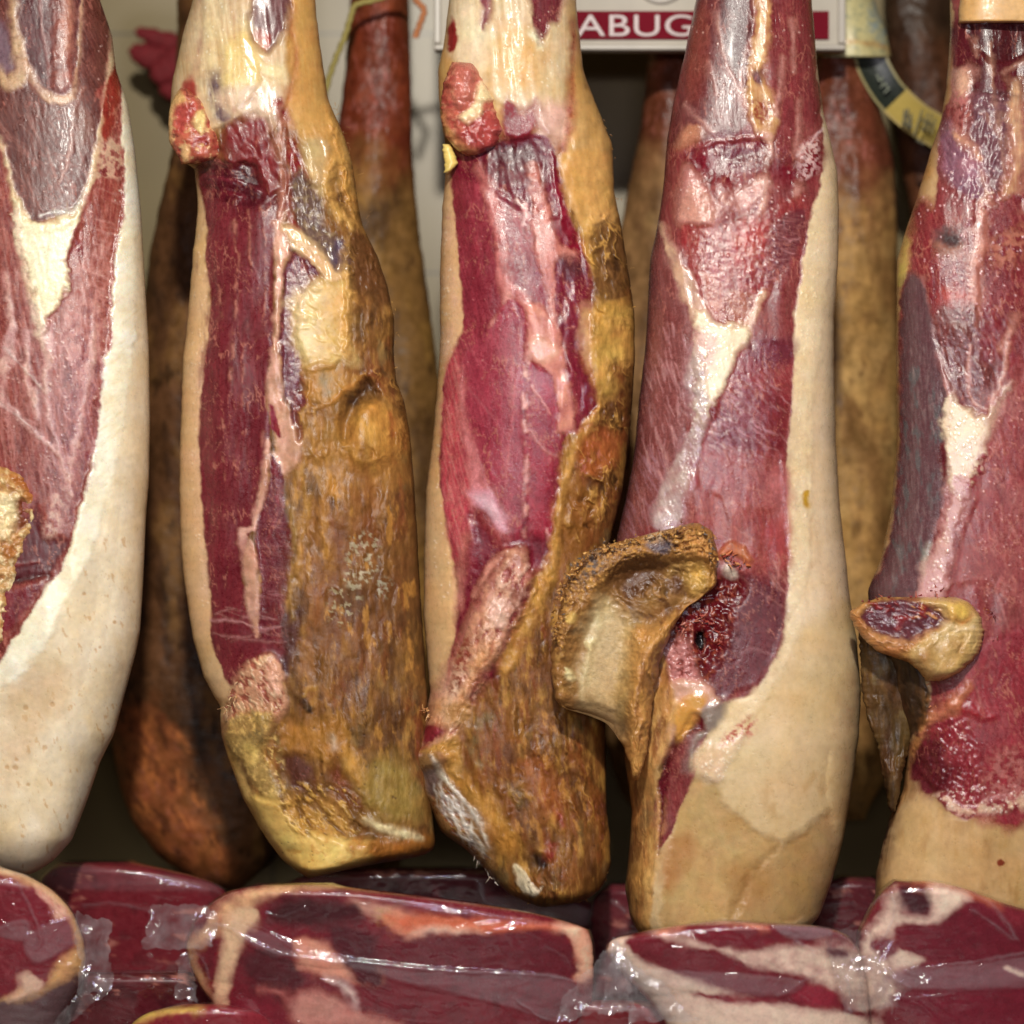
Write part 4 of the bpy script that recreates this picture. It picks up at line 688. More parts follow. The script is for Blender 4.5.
def paint_hook(X, Y):
    s = Skin(X, Y, (150, 104, 52), .5, .2, 16, 14)
    al = "P:540,515 730,515 730,800 540,800"
    s.mottle(al, (96, 58, 26), 14, 0, .5, .7); s.mottle(al, (196, 150, 82), 12, .1, .5, .6)
    # rough broken rim
    rim = "k:60,620,50 80,520,50 130,390,70 200,330,84 290,290,90 380,245,76 480,230,70 560,220,70 640,220,80 720,170,100 790,200,90 815,300,70 800,400,40"
    s.line(rim, (166, 116, 56), soft=4, h=9, hs=9, rough=.55); s.mottle("k:40,640 60,420 220,210 420,190 700,120 830,220 810,420 760,260 560,270 420,290 300,390 120,520 120,700", (96, 62, 36), 5, 0, .4, .8, h=-1.5); s.mottle("k:40,640 60,420 220,210 420,190 700,120 830,220 810,420 760,260 560,270 420,290 300,390 120,520 120,700", (208, 154, 76), 4, .1, .45, .8, h=1.8)
    s.bumps("k:40,640 60,420 220,210 420,190 700,120 830,220 810,420 300,390 120,520", 5, 4.5); s.bumps("k:40,640 60,420 220,210 420,190 700,120 830,220 810,420 300,390 120,520", 2.4, 1.8)
    s.poly("k:220,250 290,230 290,330 230,360 170,400 200,320", (96, 80, 70), soft=5, brk=5, h=1); s.poly("k:490,210 560,190 620,200 600,240 540,250", (92, 78, 84), soft=3, h=-2); s.line("k:590,165 660,150 690,140", (96, 36, 36), w=20, soft=3)
    s.line("k:510,165 560,165", (222, 196, 160), w=26, soft=3, h=2); s.poly("k:690,150 780,170 800,260 740,290 680,230", (190, 134, 72), soft=5, h=3); s.line("k:800,260 810,330 805,405", (210, 150, 76), w=20, soft=2, h=4)
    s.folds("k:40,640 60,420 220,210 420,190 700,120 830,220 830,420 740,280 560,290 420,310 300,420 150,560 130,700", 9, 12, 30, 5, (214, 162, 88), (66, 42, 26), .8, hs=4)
    # inner hollow; bright streak and lower shadow curve are put into its colour
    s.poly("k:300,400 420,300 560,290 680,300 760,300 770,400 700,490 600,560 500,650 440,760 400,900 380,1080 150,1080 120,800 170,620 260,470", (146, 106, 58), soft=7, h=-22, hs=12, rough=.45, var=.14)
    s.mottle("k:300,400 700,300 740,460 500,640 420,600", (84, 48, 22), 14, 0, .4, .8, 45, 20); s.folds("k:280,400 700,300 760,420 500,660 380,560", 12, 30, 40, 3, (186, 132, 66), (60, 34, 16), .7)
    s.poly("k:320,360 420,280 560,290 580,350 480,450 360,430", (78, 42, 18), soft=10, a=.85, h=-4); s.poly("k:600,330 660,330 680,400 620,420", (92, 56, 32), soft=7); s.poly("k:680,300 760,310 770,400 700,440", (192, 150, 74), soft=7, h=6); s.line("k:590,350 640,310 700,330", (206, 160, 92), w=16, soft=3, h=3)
    s.poly("k:300,480 410,540 425,640 400,760 380,900 380,1080 200,1080 205,900 225,760 260,600", (190, 162, 116), soft=9, warp=4, rough=.38, var=.08, vs=30, h=-3, hs=14); s.line("k:290,480,30 255,600,40 232,700,30 210,800,24 195,930,12", (222, 204, 156), soft=6, warp=3, h=4, hs=6, rough=.35)
    s.line("k:430,600,40 410,720,40 400,860,44 395,1000,44", (206, 170, 104), soft=8, warp=4, h=8, hs=8); s.poly("k:205,660 250,650 235,695", (232, 214, 160), soft=2, h=2); s.poly("k:120,780 150,800 160,835 120,830", (222, 204, 148), soft=2, h=2); s.poly("k:115,540 160,520 165,560 130,570", (222, 180, 100), soft=2, h=2)
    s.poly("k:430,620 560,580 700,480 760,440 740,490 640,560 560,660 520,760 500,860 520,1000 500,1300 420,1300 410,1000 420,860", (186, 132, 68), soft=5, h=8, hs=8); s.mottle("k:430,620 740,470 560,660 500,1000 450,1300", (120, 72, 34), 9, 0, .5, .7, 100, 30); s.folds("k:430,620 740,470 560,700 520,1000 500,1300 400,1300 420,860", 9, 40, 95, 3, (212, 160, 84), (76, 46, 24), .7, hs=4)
    s.poly("k:60,980 220,950 380,1000 410,1060 380,1120 60,1120", (96, 64, 36), soft=8, a=.7, h=-3)  # dark band paints the shadow at the column's lower end
    return s

# ------------------------------------------------------------------ ham 5
def paint5(X, Y):
    s = Skin(X, Y, (198, 162, 116), .38, .08, 60, 5); s.g[:] = 2
    al = "P:850,-120 1180,-120 1180,960 850,960"
    s.bumps(al, 40, 2.5, 88, 120); s.mottle(al, (158, 112, 68), 30, .1, .6, .6, 88, 90)
    s.line("j:705,120,30 690,330,30 660,520,50 600,700,70 540,850,80 500,1000,80 f:665,100,16 662,300,14 640,520,16 590,660,20", (184, 138, 82), soft=3, rough=.38)
    s.poly("i:660,440 700,400 780,380 850,445 1024,430 1300,400 1300,800 590,800 600,600", (196, 160, 108), soft=6, var=.1, vs=30, rough=.45); s.mottle("i:640,440 1024,430 1024,720 590,700", (164, 122, 72), 26, 0, .6, .6, 92, 60); s.mottle("i:700,440 1024,430 1024,720 650,700", (190, 150, 92), 12, .1, .6, .6, 92, 80)
    s.poly("i:948,560 958,554 968,562 964,572 952,574", (132, 58, 34), soft=1.2, warp=1.5, h=.4)
    mt = "P:955,-120 1180,-120 1180,820 i:1024,420 920,425 850,440 790,400 740,330 700,330 700,240 740,150 760,60 720,0 f:720,960 P:890,640 f:570,720 620,640 652,500 668,300 668,100 c:672,830 700,740 770,580 j:640,560 690,420 705,100"
    s.poly(mt, (134, 50, 60), soft=1.4, warp=2.5, rough=.34, var=.14, vs=22, reg=1, fib=(78, 1.8, 30, .4, (162, 88, 94))); s.bumps(mt, 4, .9, 80, 12); s.bumps(mt, 26, 2.6, 85, 60)
    # shank
    s.poly("j:700,100 1100,80 1150,400 1000,480 830,440 720,420 690,330", (92, 24, 38), soft=6, rough=.26, h=-1.5); s.poly("j:780,110 1024,90 1024,260 880,280 800,200", (46, 16, 20), soft=14, a=.55, h=-3)  # soft dark patch paints the shadow below the skin collar
    s.poly("j:715,330 770,320 780,400 740,450 715,420", (214, 164, 140), soft=9, rough=.3, h=2); s.poly("j:700,450 780,440 760,560 710,600", (182, 106, 108), soft=7, brk=6)
    s.poly("j:790,420 940,440 960,560 940,760 900,880 830,760 760,640 780,520", (104, 62, 72), soft=5, rough=.3, fib=(100, 2.5, 14, .5, (134, 92, 96))); s.bumps("j:640,500 960,440 940,880 640,860", 9, 3.0, 95, 16)
    s.poly("j:645,560 700,560 740,660 830,760 850,900 760,900 660,800 640,700", (122, 76, 92), soft=5, rough=.22, fib=(60, 2.5, 12, .5, (160, 118, 130))); s.poly("j:720,740 800,720 810,800 740,800", (160, 106, 118), soft=7)
    s.line("j:990,380,40 985,520,60 1000,680,60 985,800,50 960,900,60", (206, 156, 118), soft=4, rough=.25, h=3, hs=5, fib=(92, 2, 20, .5, (232, 200, 160)), reg=2); s.line("j:710,610,30 750,650,40 790,680,30 830,730,14", (206, 150, 120), soft=3, rough=.2, h=1.6)
    for L in ("j:870,200,8 880,360,10 900,520,10 925,720,10 940,880,10", "j:850,520,8 880,590,6", "j:930,330,8 970,310,10 1024,280,12", "j:830,780,10 850,890,14 900,950,10", "j:800,180,5 810,260,5", "c:730,540,8 745,640,12 720,690,14"): s.line(L, (206, 156, 128), soft=2.2, h=.7, rough=.26, a=.65)
    s.line("j:790,410,8 860,420,8 1000,440,8", (70, 30, 40), soft=2, h=-1.5); s.line("j:850,450,8 930,460,8", (70, 30, 40), soft=2, h=-1)
    s.poly("j:810,920 860,900 900,950 1024,880 1024,1100 960,1060 870,1024 820,980", (190, 140, 122), soft=7, rough=.12, h=1.5, brk=8); s.flecks("j:780,880 920,880 920,1000 800,1000", 40, .7, 1.6, (246, 230, 214), .7, 1.2, .06)
    s.flecks("j:650,560 950,450 1000,1000 660,900", 90, .5, 1.4, (226, 190, 190), .7, 1.0, .08)
    # thigh above
    s.poly("c:720,560 850,640 1024,560 1024,1024 880,1024 860,940 730,900 690,780", (124, 34, 48), soft=6, rough=.22, fib=(70, 2.5, 16, .45, (170, 84, 88)), reg=1); s.poly("c:780,660 840,650 850,690 810,712 782,695", (60, 34, 36), soft=6, rough=.7, warp=6); s.line("c:780,700,8 810,715,10 845,705,8", (170, 110, 84), soft=4, h=.6)
    s.poly("c:790,820 880,840 870,890 800,880", (190, 70, 60), soft=6, a=.8, rough=.14); s.line("c:905,600,14 900,700,30 880,760,30 885,860,20 880,920,14", (204, 144, 124), soft=3, h=1.5, rough=.2); s.poly("c:920,700 1024,640 1024,720 960,760", (176, 104, 90), soft=8, rough=.16, brk=8)
    s.line("c:735,800,8 745,900,12 770,1000,16 f:775,40,14 800,130,20 815,180,24", (190, 140, 130), soft=2, h=1.4, rough=.2); s.line("c:690,690,14 680,760,24 670,810,12", (206, 180, 96), soft=2, h=3, rough=.4)
    s.poly("c:780,880 890,870 900,1024 f:960,60 900,190 830,160 790,60 c:770,960", (110, 50, 56), soft=6, rough=.24, fib=(75, 3, 14, .4, (150, 80, 80))); s.bumps("c:740,900 1024,900 f:960,100 830,170", 6, 2.2, 60, 10); s.line("f:870,20 865,110 880,180 920,200", (206, 150, 130), w=7, h=1); s.line("f:980,10 965,100 930,190", (206, 150, 130), w=9, h=1); s.line("c:1000,900 960,990", (196, 140, 120), w=12, soft=3)
    s.flecks("c:720,560 1024,560 f:960,100 830,160 790,40", 120, .5, 1.4, (232, 186, 186), .7, 1.1, .08)
    # grey green muscle down the left
    s.poly("c:680,800 735,800 770,960 f:780,60 810,180 800,290 805,400 780,520 740,640 715,740 570,745 620,640 655,500 672,300 672,60", (92, 58, 62), soft=3, rough=.24, fib=(86, 2, 24, .5, (116, 92, 92)), reg=1); s.mottle("f:690,100 800,180 800,380 740,640 640,700", (92, 92, 92), 10, .05, .5, .7, 85, 30); s.marks("f:680,60 790,60 790,400 700,640 640,680", 70, 84, 10, 12, 1.0, (160, 134, 130), .5, .7, .12)
    s.line("f:755,580 742,640 738,690", (190, 190, 170), w=10, soft=2, rough=.08, h=1)
    # fat V
    s.poly("f:800,160 870,205 920,210 990,130 960,220 920,300 890,380 850,420 815,420 800,320", (228, 204, 172), soft=4, warp=6, ws=8, rough=.26, h=1.8, reg=2); s.poly("f:815,400 870,400 840,520 810,640 795,730 715,740 745,640 790,540", (192, 142, 134), soft=6, warp=6, ws=9, rough=.28, h=1.5, reg=2, fib=(70, 2, 14, .4, (220, 180, 170))); s.flecks("f:810,190 920,220 860,400 800,680 740,720 800,480", 120, .6, 1.4, (244, 224, 206), .7, 1, .08)
    s.poly("f:780,310 800,300 805,380 795,400", (104, 30, 44), soft=3); s.poly("f:860,400 920,300 940,330 900,420 910,520 880,500", (140, 40, 54), soft=4, brk=6)
    s.poly("f:970,150 1300,0 1300,900 f:930,700 840,700 850,540 910,400", (150, 62, 72), soft=8, rough=.3, reg=1, fib=(60, 3, 30, .35, (176, 96, 102))); s.marks("f:940,250 1024,150 1024,900 900,800 850,640", 50, 70, 40, 14, 1.2, (206, 140, 136), .55, .6)
    s.line("o:850,0,6 930,240,8 1000,430,6", (190, 120, 124), soft=1.5, a=.8, h=.7); s.flecks("f:930,250 1024,150 1024,950 850,700", 70, .5, 1.3, (236, 180, 170), .7, .9, .1)
    # below the bone
    s.poly("o:680,440 1100,300 1100,1300 700,1300 500,1000 500,780 620,660", (142, 40, 58), soft=7, rough=.24, reg=1, fib=(60, 3, 24, .35, (176, 84, 96))); s.poly("o:420,880 560,880 600,1024 i:840,300 760,380 700,300 700,240", (96, 26, 40), soft=5, rough=.22); s.bumps("i:700,180 860,160 900,400 740,330", 8, 3)
    s.line("o:620,700,60 720,720,50 800,760,40 860,770,14", (150, 30, 44), soft=3, h=4, hs=4, rough=.2); s.line("o:480,780,40 600,720,60 660,660,40 720,590,20", (206, 132, 96), soft=4, h=4, hs=5, rough=.3); s.line("o:740,560 770,640 800,760", (190, 120, 124), w=5, a=.7)
    s.line("o:470,790,30 420,900,34 380,1000,30 i:690,270,24 680,360,24 640,440,20", (196, 140, 82), soft=2.5, h=4, hs=4, rough=.4, reg=0); s.mottle("i:680,180 740,160 700,300 650,450 610,600 600,440", (96, 40, 32), 7, 0, .4, .8)
    s.line("i:640,440,40 625,540,36 605,620,30 595,700,30", (96, 58, 36), soft=4, a=.8, reg=0); s.flecks("o:600,800 760,760 760,960 600,960", 14, .7, 1.6, (244, 214, 210), .8, 1.2, .06)
    s.poly("i:770,380 850,430 1024,410 1300,380 1300,340 1024,370 940,380 860,410 800,370", (214, 176, 150), soft=4, rough=.14, brk=10, h=1.2); s.flecks("i:760,370 860,430 1024,420 1024,350 920,330", 80, .6, 1.5, (244, 226, 206), .7, 1, .08); s.poly("i:930,260 1024,250 1024,370 920,380", (176, 100, 104), soft=8, rough=.14, brk=8)
    crust(s, 'o:-100,330 260,330 420,400 490,560 485,740 430,850 385,960 360,1060 i:650,440 600,500 540,300 540,0', (62, 40, 22), (34, 22, 13), (92, 64, 34), (70, 34, 22), 2.5)
    s.line('o:470,600,22 495,700,26 450,860,26 400,950,26 370,1040,26 i:680,340,22 650,420,20', (150, 96, 52), soft=3, warp=4, h=5, hs=4, rough=.4, brk=9, reg=0)
    return s
def paint_bone5(X, Y):
    s = Skin(X, Y, (186, 136, 76), .42, .15, 14, 15); al = "P:845,585 1000,585 1000,700 845,700"
    s.bumps(al, 20, 3); s.mottle(al, (146, 86, 40), 12, .05, .5, .7)
    s.line("o:60,190,50 140,260,60 200,360,70 290,400,70 420,350,50", (176, 112, 62), soft=4, h=3, hs=6)
    s.poly("o:110,190 200,130 300,110 420,110 540,150 600,210 560,260 460,310 380,350 270,320 180,280", (92, 44, 52), soft=3, rough=.2, h=-6, hs=6); s.bumps("o:110,190 300,110 600,210 380,350", 6, 3.5, 30, 12); s.mottle("o:110,130 300,100 560,140 440,230 200,200", (140, 40, 36), 6, 0, .4, .8, 20, 14, h=1.5); s.mottle("o:400,130 560,130 580,230 420,230", (206, 144, 90), 4, .1, .4, .8, 20, 14, h=1.5)
    s.line("o:310,200 330,230 310,270", (120, 34, 40), w=30, h=2, rough=.14); s.flecks("o:150,180 560,160 500,280 250,320", 16, .8, 1.6, (226, 210, 226), .7, 1, .06)
    s.line("o:120,240,20 200,330,18 300,350,24 400,345,24 520,290,24", (206, 152, 112), soft=3, warp=4, h=2.5, rough=.3, brk=7); s.folds("o:50,170 140,270 240,370 400,400 470,330 330,340 200,300 110,200", 7, 16, 30, 4, (210, 150, 84), (84, 48, 28), .8, hs=3); s.folds("o:420,420 560,300 800,280 700,480 560,560", 16, 34, 120, 2.5, (222, 192, 132), (140, 98, 56), .7); s.folds("o:540,150 720,110 810,250 600,250", 8, 14, 20, 3, (232, 200, 130), (150, 90, 44), .8)
    s.poly("o:450,110 640,100 720,130 790,200 800,300 780,400 700,480 640,560 500,560 400,440 420,370 560,280 600,220 540,150", (206, 172, 112), soft=4, rough=.3, h=4, hs=8, var=.1); s.poly("o:610,150 680,125 725,170 700,230 630,220", (228, 186, 92), soft=5, h=3, hs=5); s.line("o:640,220 690,235 730,190", (186, 96, 40), w=22, soft=4, a=.8, h=-1)
    s.poly("o:440,430 600,300 720,330 700,470 620,540 500,540", (190, 154, 96), soft=10); s.poly("o:430,400 500,380 490,500 440,470", (150, 100, 54), soft=7, a=.7); s.line("o:580,240 660,270 740,260", (226, 200, 156), w=22, soft=3, h=1.5, rough=.16)
    return s
def paint_flap5(X, Y):
    s = Skin(X, Y, (88, 62, 32), .55, .2, 14, 16); crust(s, "P:830,580 960,580 960,830 830,830", (84, 60, 30), (48, 30, 16), (116, 84, 42), (80, 48, 26), 3.0); return s

def paint_knob(seed, al, base, redc, cream):
    def f(X, Y):
        s = Skin(X, Y, base, .28, .15, 10, seed); s.bumps(al, 14, 5); s.bumps(al, 6, 1.6)
        s.mottle(al, redc, 12, -.05, .4, .75, rough=.2); s.mottle(al, cream, 9, .15, .45, .8, h=1); s.mottle(al, (104, 26, 32), 8, .3, .55, .7, h=-1.5)
        return s
    return f
def paint_knob2(X, Y):
    s = paint_knob(21, "P:160,85 235,85 235,170 160,170", (176, 92, 70), (150, 44, 44), (220, 180, 124))(X, Y)
    s.poly("a:478,300 500,260 530,285 505,300 490,360 485,430 478,400", (218, 176, 118), soft=2, h=1); s.poly("a:548,325 575,315 588,345 572,378 552,362", (230, 204, 140), soft=2, h=3, hs=3); s.poly("a:505,300 550,290 555,330 520,380 500,360", (176, 74, 66), soft=4)
    s.poly("a:520,430 540,420 540,455 522,465", (226, 178, 120), soft=2, h=2); s.bumps("P:160,85 235,85 235,170 160,170", 4, 2); return s
def paint_knob3(X, Y):
    s = paint_knob(23, "P:430,55 515,55 515,165 430,165", (176, 92, 74), (158, 62, 58), (206, 140, 110))(X, Y)
    s.poly("b:330,190 380,180 390,220 360,300 325,290", (186, 104, 90), soft=4, h=2); s.poly("b:400,230 420,250 445,280 410,290 400,330 365,355 345,330 380,290", (232, 206, 160), soft=2, h=2.5, hs=3, rough=.25); s.poly("b:350,350 440,330 470,380 430,430 380,440 340,400", (160, 66, 62), soft=5, h=2, rough=.16); s.line("b:290,330 320,400 380,440", (200, 150, 92), w=16, soft=3, h=1)
    return s
def paint_knob1(X, Y):
    s = Skin(X, Y, (196, 150, 92), .38, .15, 12, 24); al = "P:-80,455 60,455 60,660 -80,660"; s.bumps(al, 10, 4); s.bumps(al, 4, 1.6); s.mottle(al, (150, 92, 46), 9, 0, .4, .8, h=-1); s.mottle(al, (236, 212, 158), 10, 0, .4, .9, h=1.5)
    s.poly("d:20,380 80,390 110,440 100,480 60,430", (176, 108, 52), soft=4); s.poly("d:40,470 70,450 80,510 50,550 35,520", (124, 62, 34), soft=4, h=-4); s.poly("d:-20,460 40,450 40,520 0,560", (236, 214, 166), soft=5, rough=.2); s.poly("d:10,590 50,570 40,620 15,630", (170, 110, 54), soft=4); return s
# ------------------------------------------------------------------ the five hams in front
HG = 'cured hams hanging in the front row'
def ham_root(px, py, Y0, label): 
    w = world(np.array([px]), np.array([py]), np.array([Y0]))[0]
    return empty('cured_ham', tuple(w), label, 'ham', HG)
PARTS = {0: ('rind', M_RIND), 1: ('lean_meat', M_MEAT), 2: ('fat_layer', M_FAT), 3: ('hip_bone', M_BONE)}
PARTSF = dict(PARTS); PARTSF[2] = ('fat_layer', M_SKINF)

def shreds(root, name, pts, n, ln, rad, cols, mat, depth, ang=None, seed=3):
    """torn fibres and crumbs standing off a broken edge: one part, many tapered curls"""
    rn = np.random.RandomState(seed); Q = crom(parse(pts), 6, False); V = []; F = []; C = []
    for _ in range(n):
        q = Q[rn.randint(len(Q))]; x, y = q[0] + rn.normal() * 2.2, q[1] + rn.normal() * 2.2
        L = ln * rn.uniform(.3, 1.2); t = math.radians(rn.uniform(0, 360) if ang is None else ang + rn.normal() * 35); r = rad * rn.uniform(.5, 1.3); cv = rn.uniform(-.25, .25); dz = rn.uniform(-.2, .9)
        c = lin(cols[rn.randint(len(cols))]) * rn.uniform(.7, 1.2); b = len(V); m = 5; k = 5
        for i in range(m):
            f = i / (m - 1); rr = r * (1 - f * .75) * (1 + .35 * rn.normal()); tt = t + cv * i
            x += math.cos(tt) * L / m; y += math.sin(tt) * L / m
            for j in range(k):
                a = 2 * math.pi * j / k
                V.append((x - math.sin(tt) * math.cos(a) * rr, y + math.cos(tt) * math.cos(a) * rr, depth + dz * f * L * .6 + math.sin(a) * rr)); C.append((*c, .4))
        for i in range(m - 1):
            for j in range(k): F.append((b + i * k + j, b + (i + 1) * k + j, b + (i + 1) * k + (j + 1) % k, b + i * k + (j + 1) % k))
    V = np.array(V); W = world(V[:, 0], V[:, 1], -K * V[:, 2] + 0.0) - np.array(root.location)
    return link(name, mesh_np(name, W, np.array(F), np.array(C)), mat, root, kind='stuff')

# ham 1
r1 = ham_root(10, 878, 0.0, 'pale ham with cream white fat at the left edge of the row')
G = relief("P:-35,-160 -40,-60 -50,0 -75,150 -100,300 -112,450 -112,600 -100,700 -75,790 -40,850 -5,872 10,877",
           "P:70,-160 82,-80 100,0 112,35 116,70 128,105 135,150 141,211 145,281 149,352 150,420 149,480 146,516 143,586 140,632 135,656 123,700 114,734 100,762 88,798 72,840 53,861 33,874 14,878",
           -160, 878, 0, [(-160, 45), (0, 55), (300, 80), (620, 92), (880, 80)], 70, paint1, p=2.3, cap=50, seed=1)
place(G, r1, PARTSF)
G = relief("P:-45,465 -60,520 -50,600 -30,648 -20,655", "P:12,465 28,480 38,495 36,525 28,545 20,575 17,600 8,640 -10,655", 465, 655, -.075, [(465, 22), (655, 22)], 20, paint_knob1, step=1.0, p=2, cap=16, captop=14, jag=2, seed=24)
single(G, 'hip_bone', M_BONE, r1)
# ham 2
r2 = ham_root(310, 878, 0.0, 'ham with dark red strip and orange crust ending in a yellow lip')
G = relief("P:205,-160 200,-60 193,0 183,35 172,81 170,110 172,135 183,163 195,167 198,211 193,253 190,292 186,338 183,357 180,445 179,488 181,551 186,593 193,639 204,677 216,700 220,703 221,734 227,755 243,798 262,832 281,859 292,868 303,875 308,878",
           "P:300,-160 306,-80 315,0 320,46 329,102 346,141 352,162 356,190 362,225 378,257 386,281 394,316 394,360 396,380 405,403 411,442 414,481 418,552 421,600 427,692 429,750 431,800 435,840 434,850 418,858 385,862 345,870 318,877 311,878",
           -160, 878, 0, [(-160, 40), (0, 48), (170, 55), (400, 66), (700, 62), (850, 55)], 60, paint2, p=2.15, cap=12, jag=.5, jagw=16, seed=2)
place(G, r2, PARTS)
G = relief("P:180,88 172,100 168,118 169,140 176,155 182,163", "P:186,88 203,100 212,118 222,140 222,158 196,164", 88, 164, -.036, [(88, 18), (164, 20)], 14, paint_knob2, step=1.0, p=2, cap=12, captop=12, jag=1, jagw=10, seed=21)
single(G, 'knuckle_bone', M_BONE, r2)
shreds(r2, 'torn_fibres', "n:100,290 140,230 170,150 230,90", 26, 8, .7, [(206, 150, 100), (150, 60, 50), (226, 190, 140)], M_BONE, 50, None, 31)
shreds(r2, 'crumb', "n:270,340 300,320 350,270 340,230", 16, 8, 1.1, [(226, 196, 130), (206, 150, 84)], M_BONE, 52, None, 32)
shreds(r2, 'crumb', "n:400,920 450,940 500,945 560,925", 14, 4, 1.2, [(214, 166, 84), (190, 134, 60)], M_RIND, 18, 80, 33)
shreds(r2, 'torn_fibres', "P:329,100 340,125 348,150 354,180 368,222", 30, 8, .35, [(160, 116, 60), (130, 90, 46)], M_RIND, 8, None, 61)
shreds(r2, 'torn_fibres', "P:393,300 396,370 408,430", 16, 5, .5, [(160, 116, 60), (190, 140, 70)], M_RIND, 8, None, 62)
# ham 3
r3 = ham_root(560, 908, 0.0, 'ham with bright pink red face and brown crusted lower half, mid row')
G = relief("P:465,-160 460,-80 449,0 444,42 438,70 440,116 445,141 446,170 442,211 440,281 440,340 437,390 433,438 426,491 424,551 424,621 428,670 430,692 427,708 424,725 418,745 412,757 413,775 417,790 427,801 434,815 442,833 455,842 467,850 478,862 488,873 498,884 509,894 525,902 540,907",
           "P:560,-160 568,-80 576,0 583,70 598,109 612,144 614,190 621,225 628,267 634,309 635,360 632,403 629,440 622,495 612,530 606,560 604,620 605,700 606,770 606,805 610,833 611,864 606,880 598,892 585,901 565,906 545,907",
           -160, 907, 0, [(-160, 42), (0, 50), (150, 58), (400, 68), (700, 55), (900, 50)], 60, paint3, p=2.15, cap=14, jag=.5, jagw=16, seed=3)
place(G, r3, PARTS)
G = relief("P:452,62 444,80 441,100 441,120 446,138 456,150 466,156", "P:474,62 482,75 494,92 506,112 508,130 498,146 478,156", 62, 156, -.040, [(62, 20), (156, 22)], 16, paint_knob3, step=1.0, p=2, cap=14, captop=12, jag=1.5, jagw=6, seed=23)
single(G, 'knuckle_bone', M_BONE, r3)
G = relief("P:443,144 442,152 445,160 444,170", "P:450,144 455,152 459,163 450,173", 144, 173, -.034, [(144, 6), (173, 6)], 6, lambda X, Y: Skin(X, Y, (224, 196, 110), .35, .2, 6, 41), step=.8, p=2, cap=5, captop=5, jag=1.5, seed=41)
single(G, 'fat_scrap', M_FAT, r3)
shreds(r3, 'torn_fibres', "m:60,210 70,200 100,230", 12, 8, .9, [(214, 160, 100), (176, 110, 60)], M_BONE, 30, None, 34)
shreds(r3, 'torn_fibres', "m:240,760 300,800 325,860", 22, 9, .6, [(214, 200, 180), (190, 170, 150)], M_FILM if False else M_BONE, 14, 80, 35)
shreds(r3, 'crumb', "m:380,905 520,945 690,940 770,830", 20, 4, .9, [(176, 122, 54), (150, 96, 40)], M_RIND, 10, 70, 36)
shreds(r3, 'torn_fibres', "P:600,115 613,150 618,200 626,260 633,310", 26, 6, .45, [(170, 124, 62), (130, 90, 46)], M_RIND, 8, None, 63)
# ham 4
r4 = ham_root(740, 948, 0.0, 'ham with a peach trimmed fat side and a jutting hollow hip bone')
G = relief("P:715,-160 706,-80 696,0 685,53 674,98 667,141 663,190 657,228 650,260 647,316 645,350 639,400 634,456 626,498 616,542 612,580 612,640 614,690 620,717 626,769 632,812 629,854 625,889 630,917 640,935 660,948",
           "P:795,-160 803,-80 812,0 817,63 824,116 833,151 837,169 839,211 838,267 834,320 834,370 836,445 840,509 845,551 850,600 857,640 861,690 859,734 852,787 843,840 833,878 819,917 800,938 770,948",
           -160, 948, 0, [(-160, 40), (0, 46), (200, 60), (500, 82), (750, 92), (940, 80)], 70, paint4, p=2.7, cap=24, jag=.4, jagw=24, seed=4)
place(G, r4, PARTSF)
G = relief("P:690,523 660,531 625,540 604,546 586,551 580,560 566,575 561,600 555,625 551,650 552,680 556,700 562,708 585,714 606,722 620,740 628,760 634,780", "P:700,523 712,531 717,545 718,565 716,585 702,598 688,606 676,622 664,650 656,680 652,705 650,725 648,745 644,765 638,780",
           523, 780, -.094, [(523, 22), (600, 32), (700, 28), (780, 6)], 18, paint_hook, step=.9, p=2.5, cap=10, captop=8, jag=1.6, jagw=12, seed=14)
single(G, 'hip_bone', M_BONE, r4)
shreds(r4, 'crumb', "k:70,640 80,480 130,360 230,250 330,220 480,180 700,130 800,180 815,300", 170, 5, 1.5, [(176, 122, 58), (206, 154, 84), (110, 70, 36), (96, 78, 66)], M_BONE, 124, None, 37); shreds(r4, 'crumb', "k:70,640 80,480 130,360 230,250 330,220 480,190 640,160 760,160", 60, 4, 2.6, [(176, 122, 58), (206, 154, 84), (130, 88, 46)], M_BONE, 122, None, 57)
shreds(r4, 'torn_fibres', "k:840,260 900,290 960,300", 16, 9, 1.6, [(190, 106, 64), (206, 140, 90), (150, 60, 50)], M_MEAT, 88, 5, 38)
shreds(r4, 'torn_fibres', "k:620,620 700,560 780,560 860,650 640,760", 60, 8, 1.3, [(110, 20, 30), (150, 60, 50), (176, 100, 80)], M_MEAT, 82, None, 39)
# ham 5
r5 = ham_root(985, 948, 0.0, 'ham with mauve red face and round cream bone at the right edge')
G = relief("P:965,-160 955,-80 950,0 950,33 946,90 941,120 931,151 917,197 903,239 897,260 896,360 897,445 891,509 881,558 868,590 870,640 890,700 902,730 906,760 903,790 889,819 882,847 876,875 874,910 885,935 910,948",
           "P:1060,-160 1065,-80 1072,0 1085,150 1105,300 1120,450 1128,600 1125,720 1110,820 1090,880 1060,930 1030,948",
           -160, 948, 0, [(-160, 44), (0, 50), (200, 66), (500, 84), (750, 90), (940, 78)], 70, paint5, p=2.5, cap=24, jag=.4, jagw=24, seed=5)
place(G, r5, PARTSF)
G = relief("P:880,598 862,603 850,611 850,618 858,632 872,648 890,657 905,660 916,668 926,680", "P:955,597 968,601 980,614 984,632 981,650 970,664 955,676 940,681", 597, 681, -.088, [(597, 20), (681, 24)], 20, paint_bone5, step=.8, p=2.6, cap=14, captop=8, jag=1.6, jagw=5, seed=15)
single(G, 'hip_bone', M_BONE, r5)
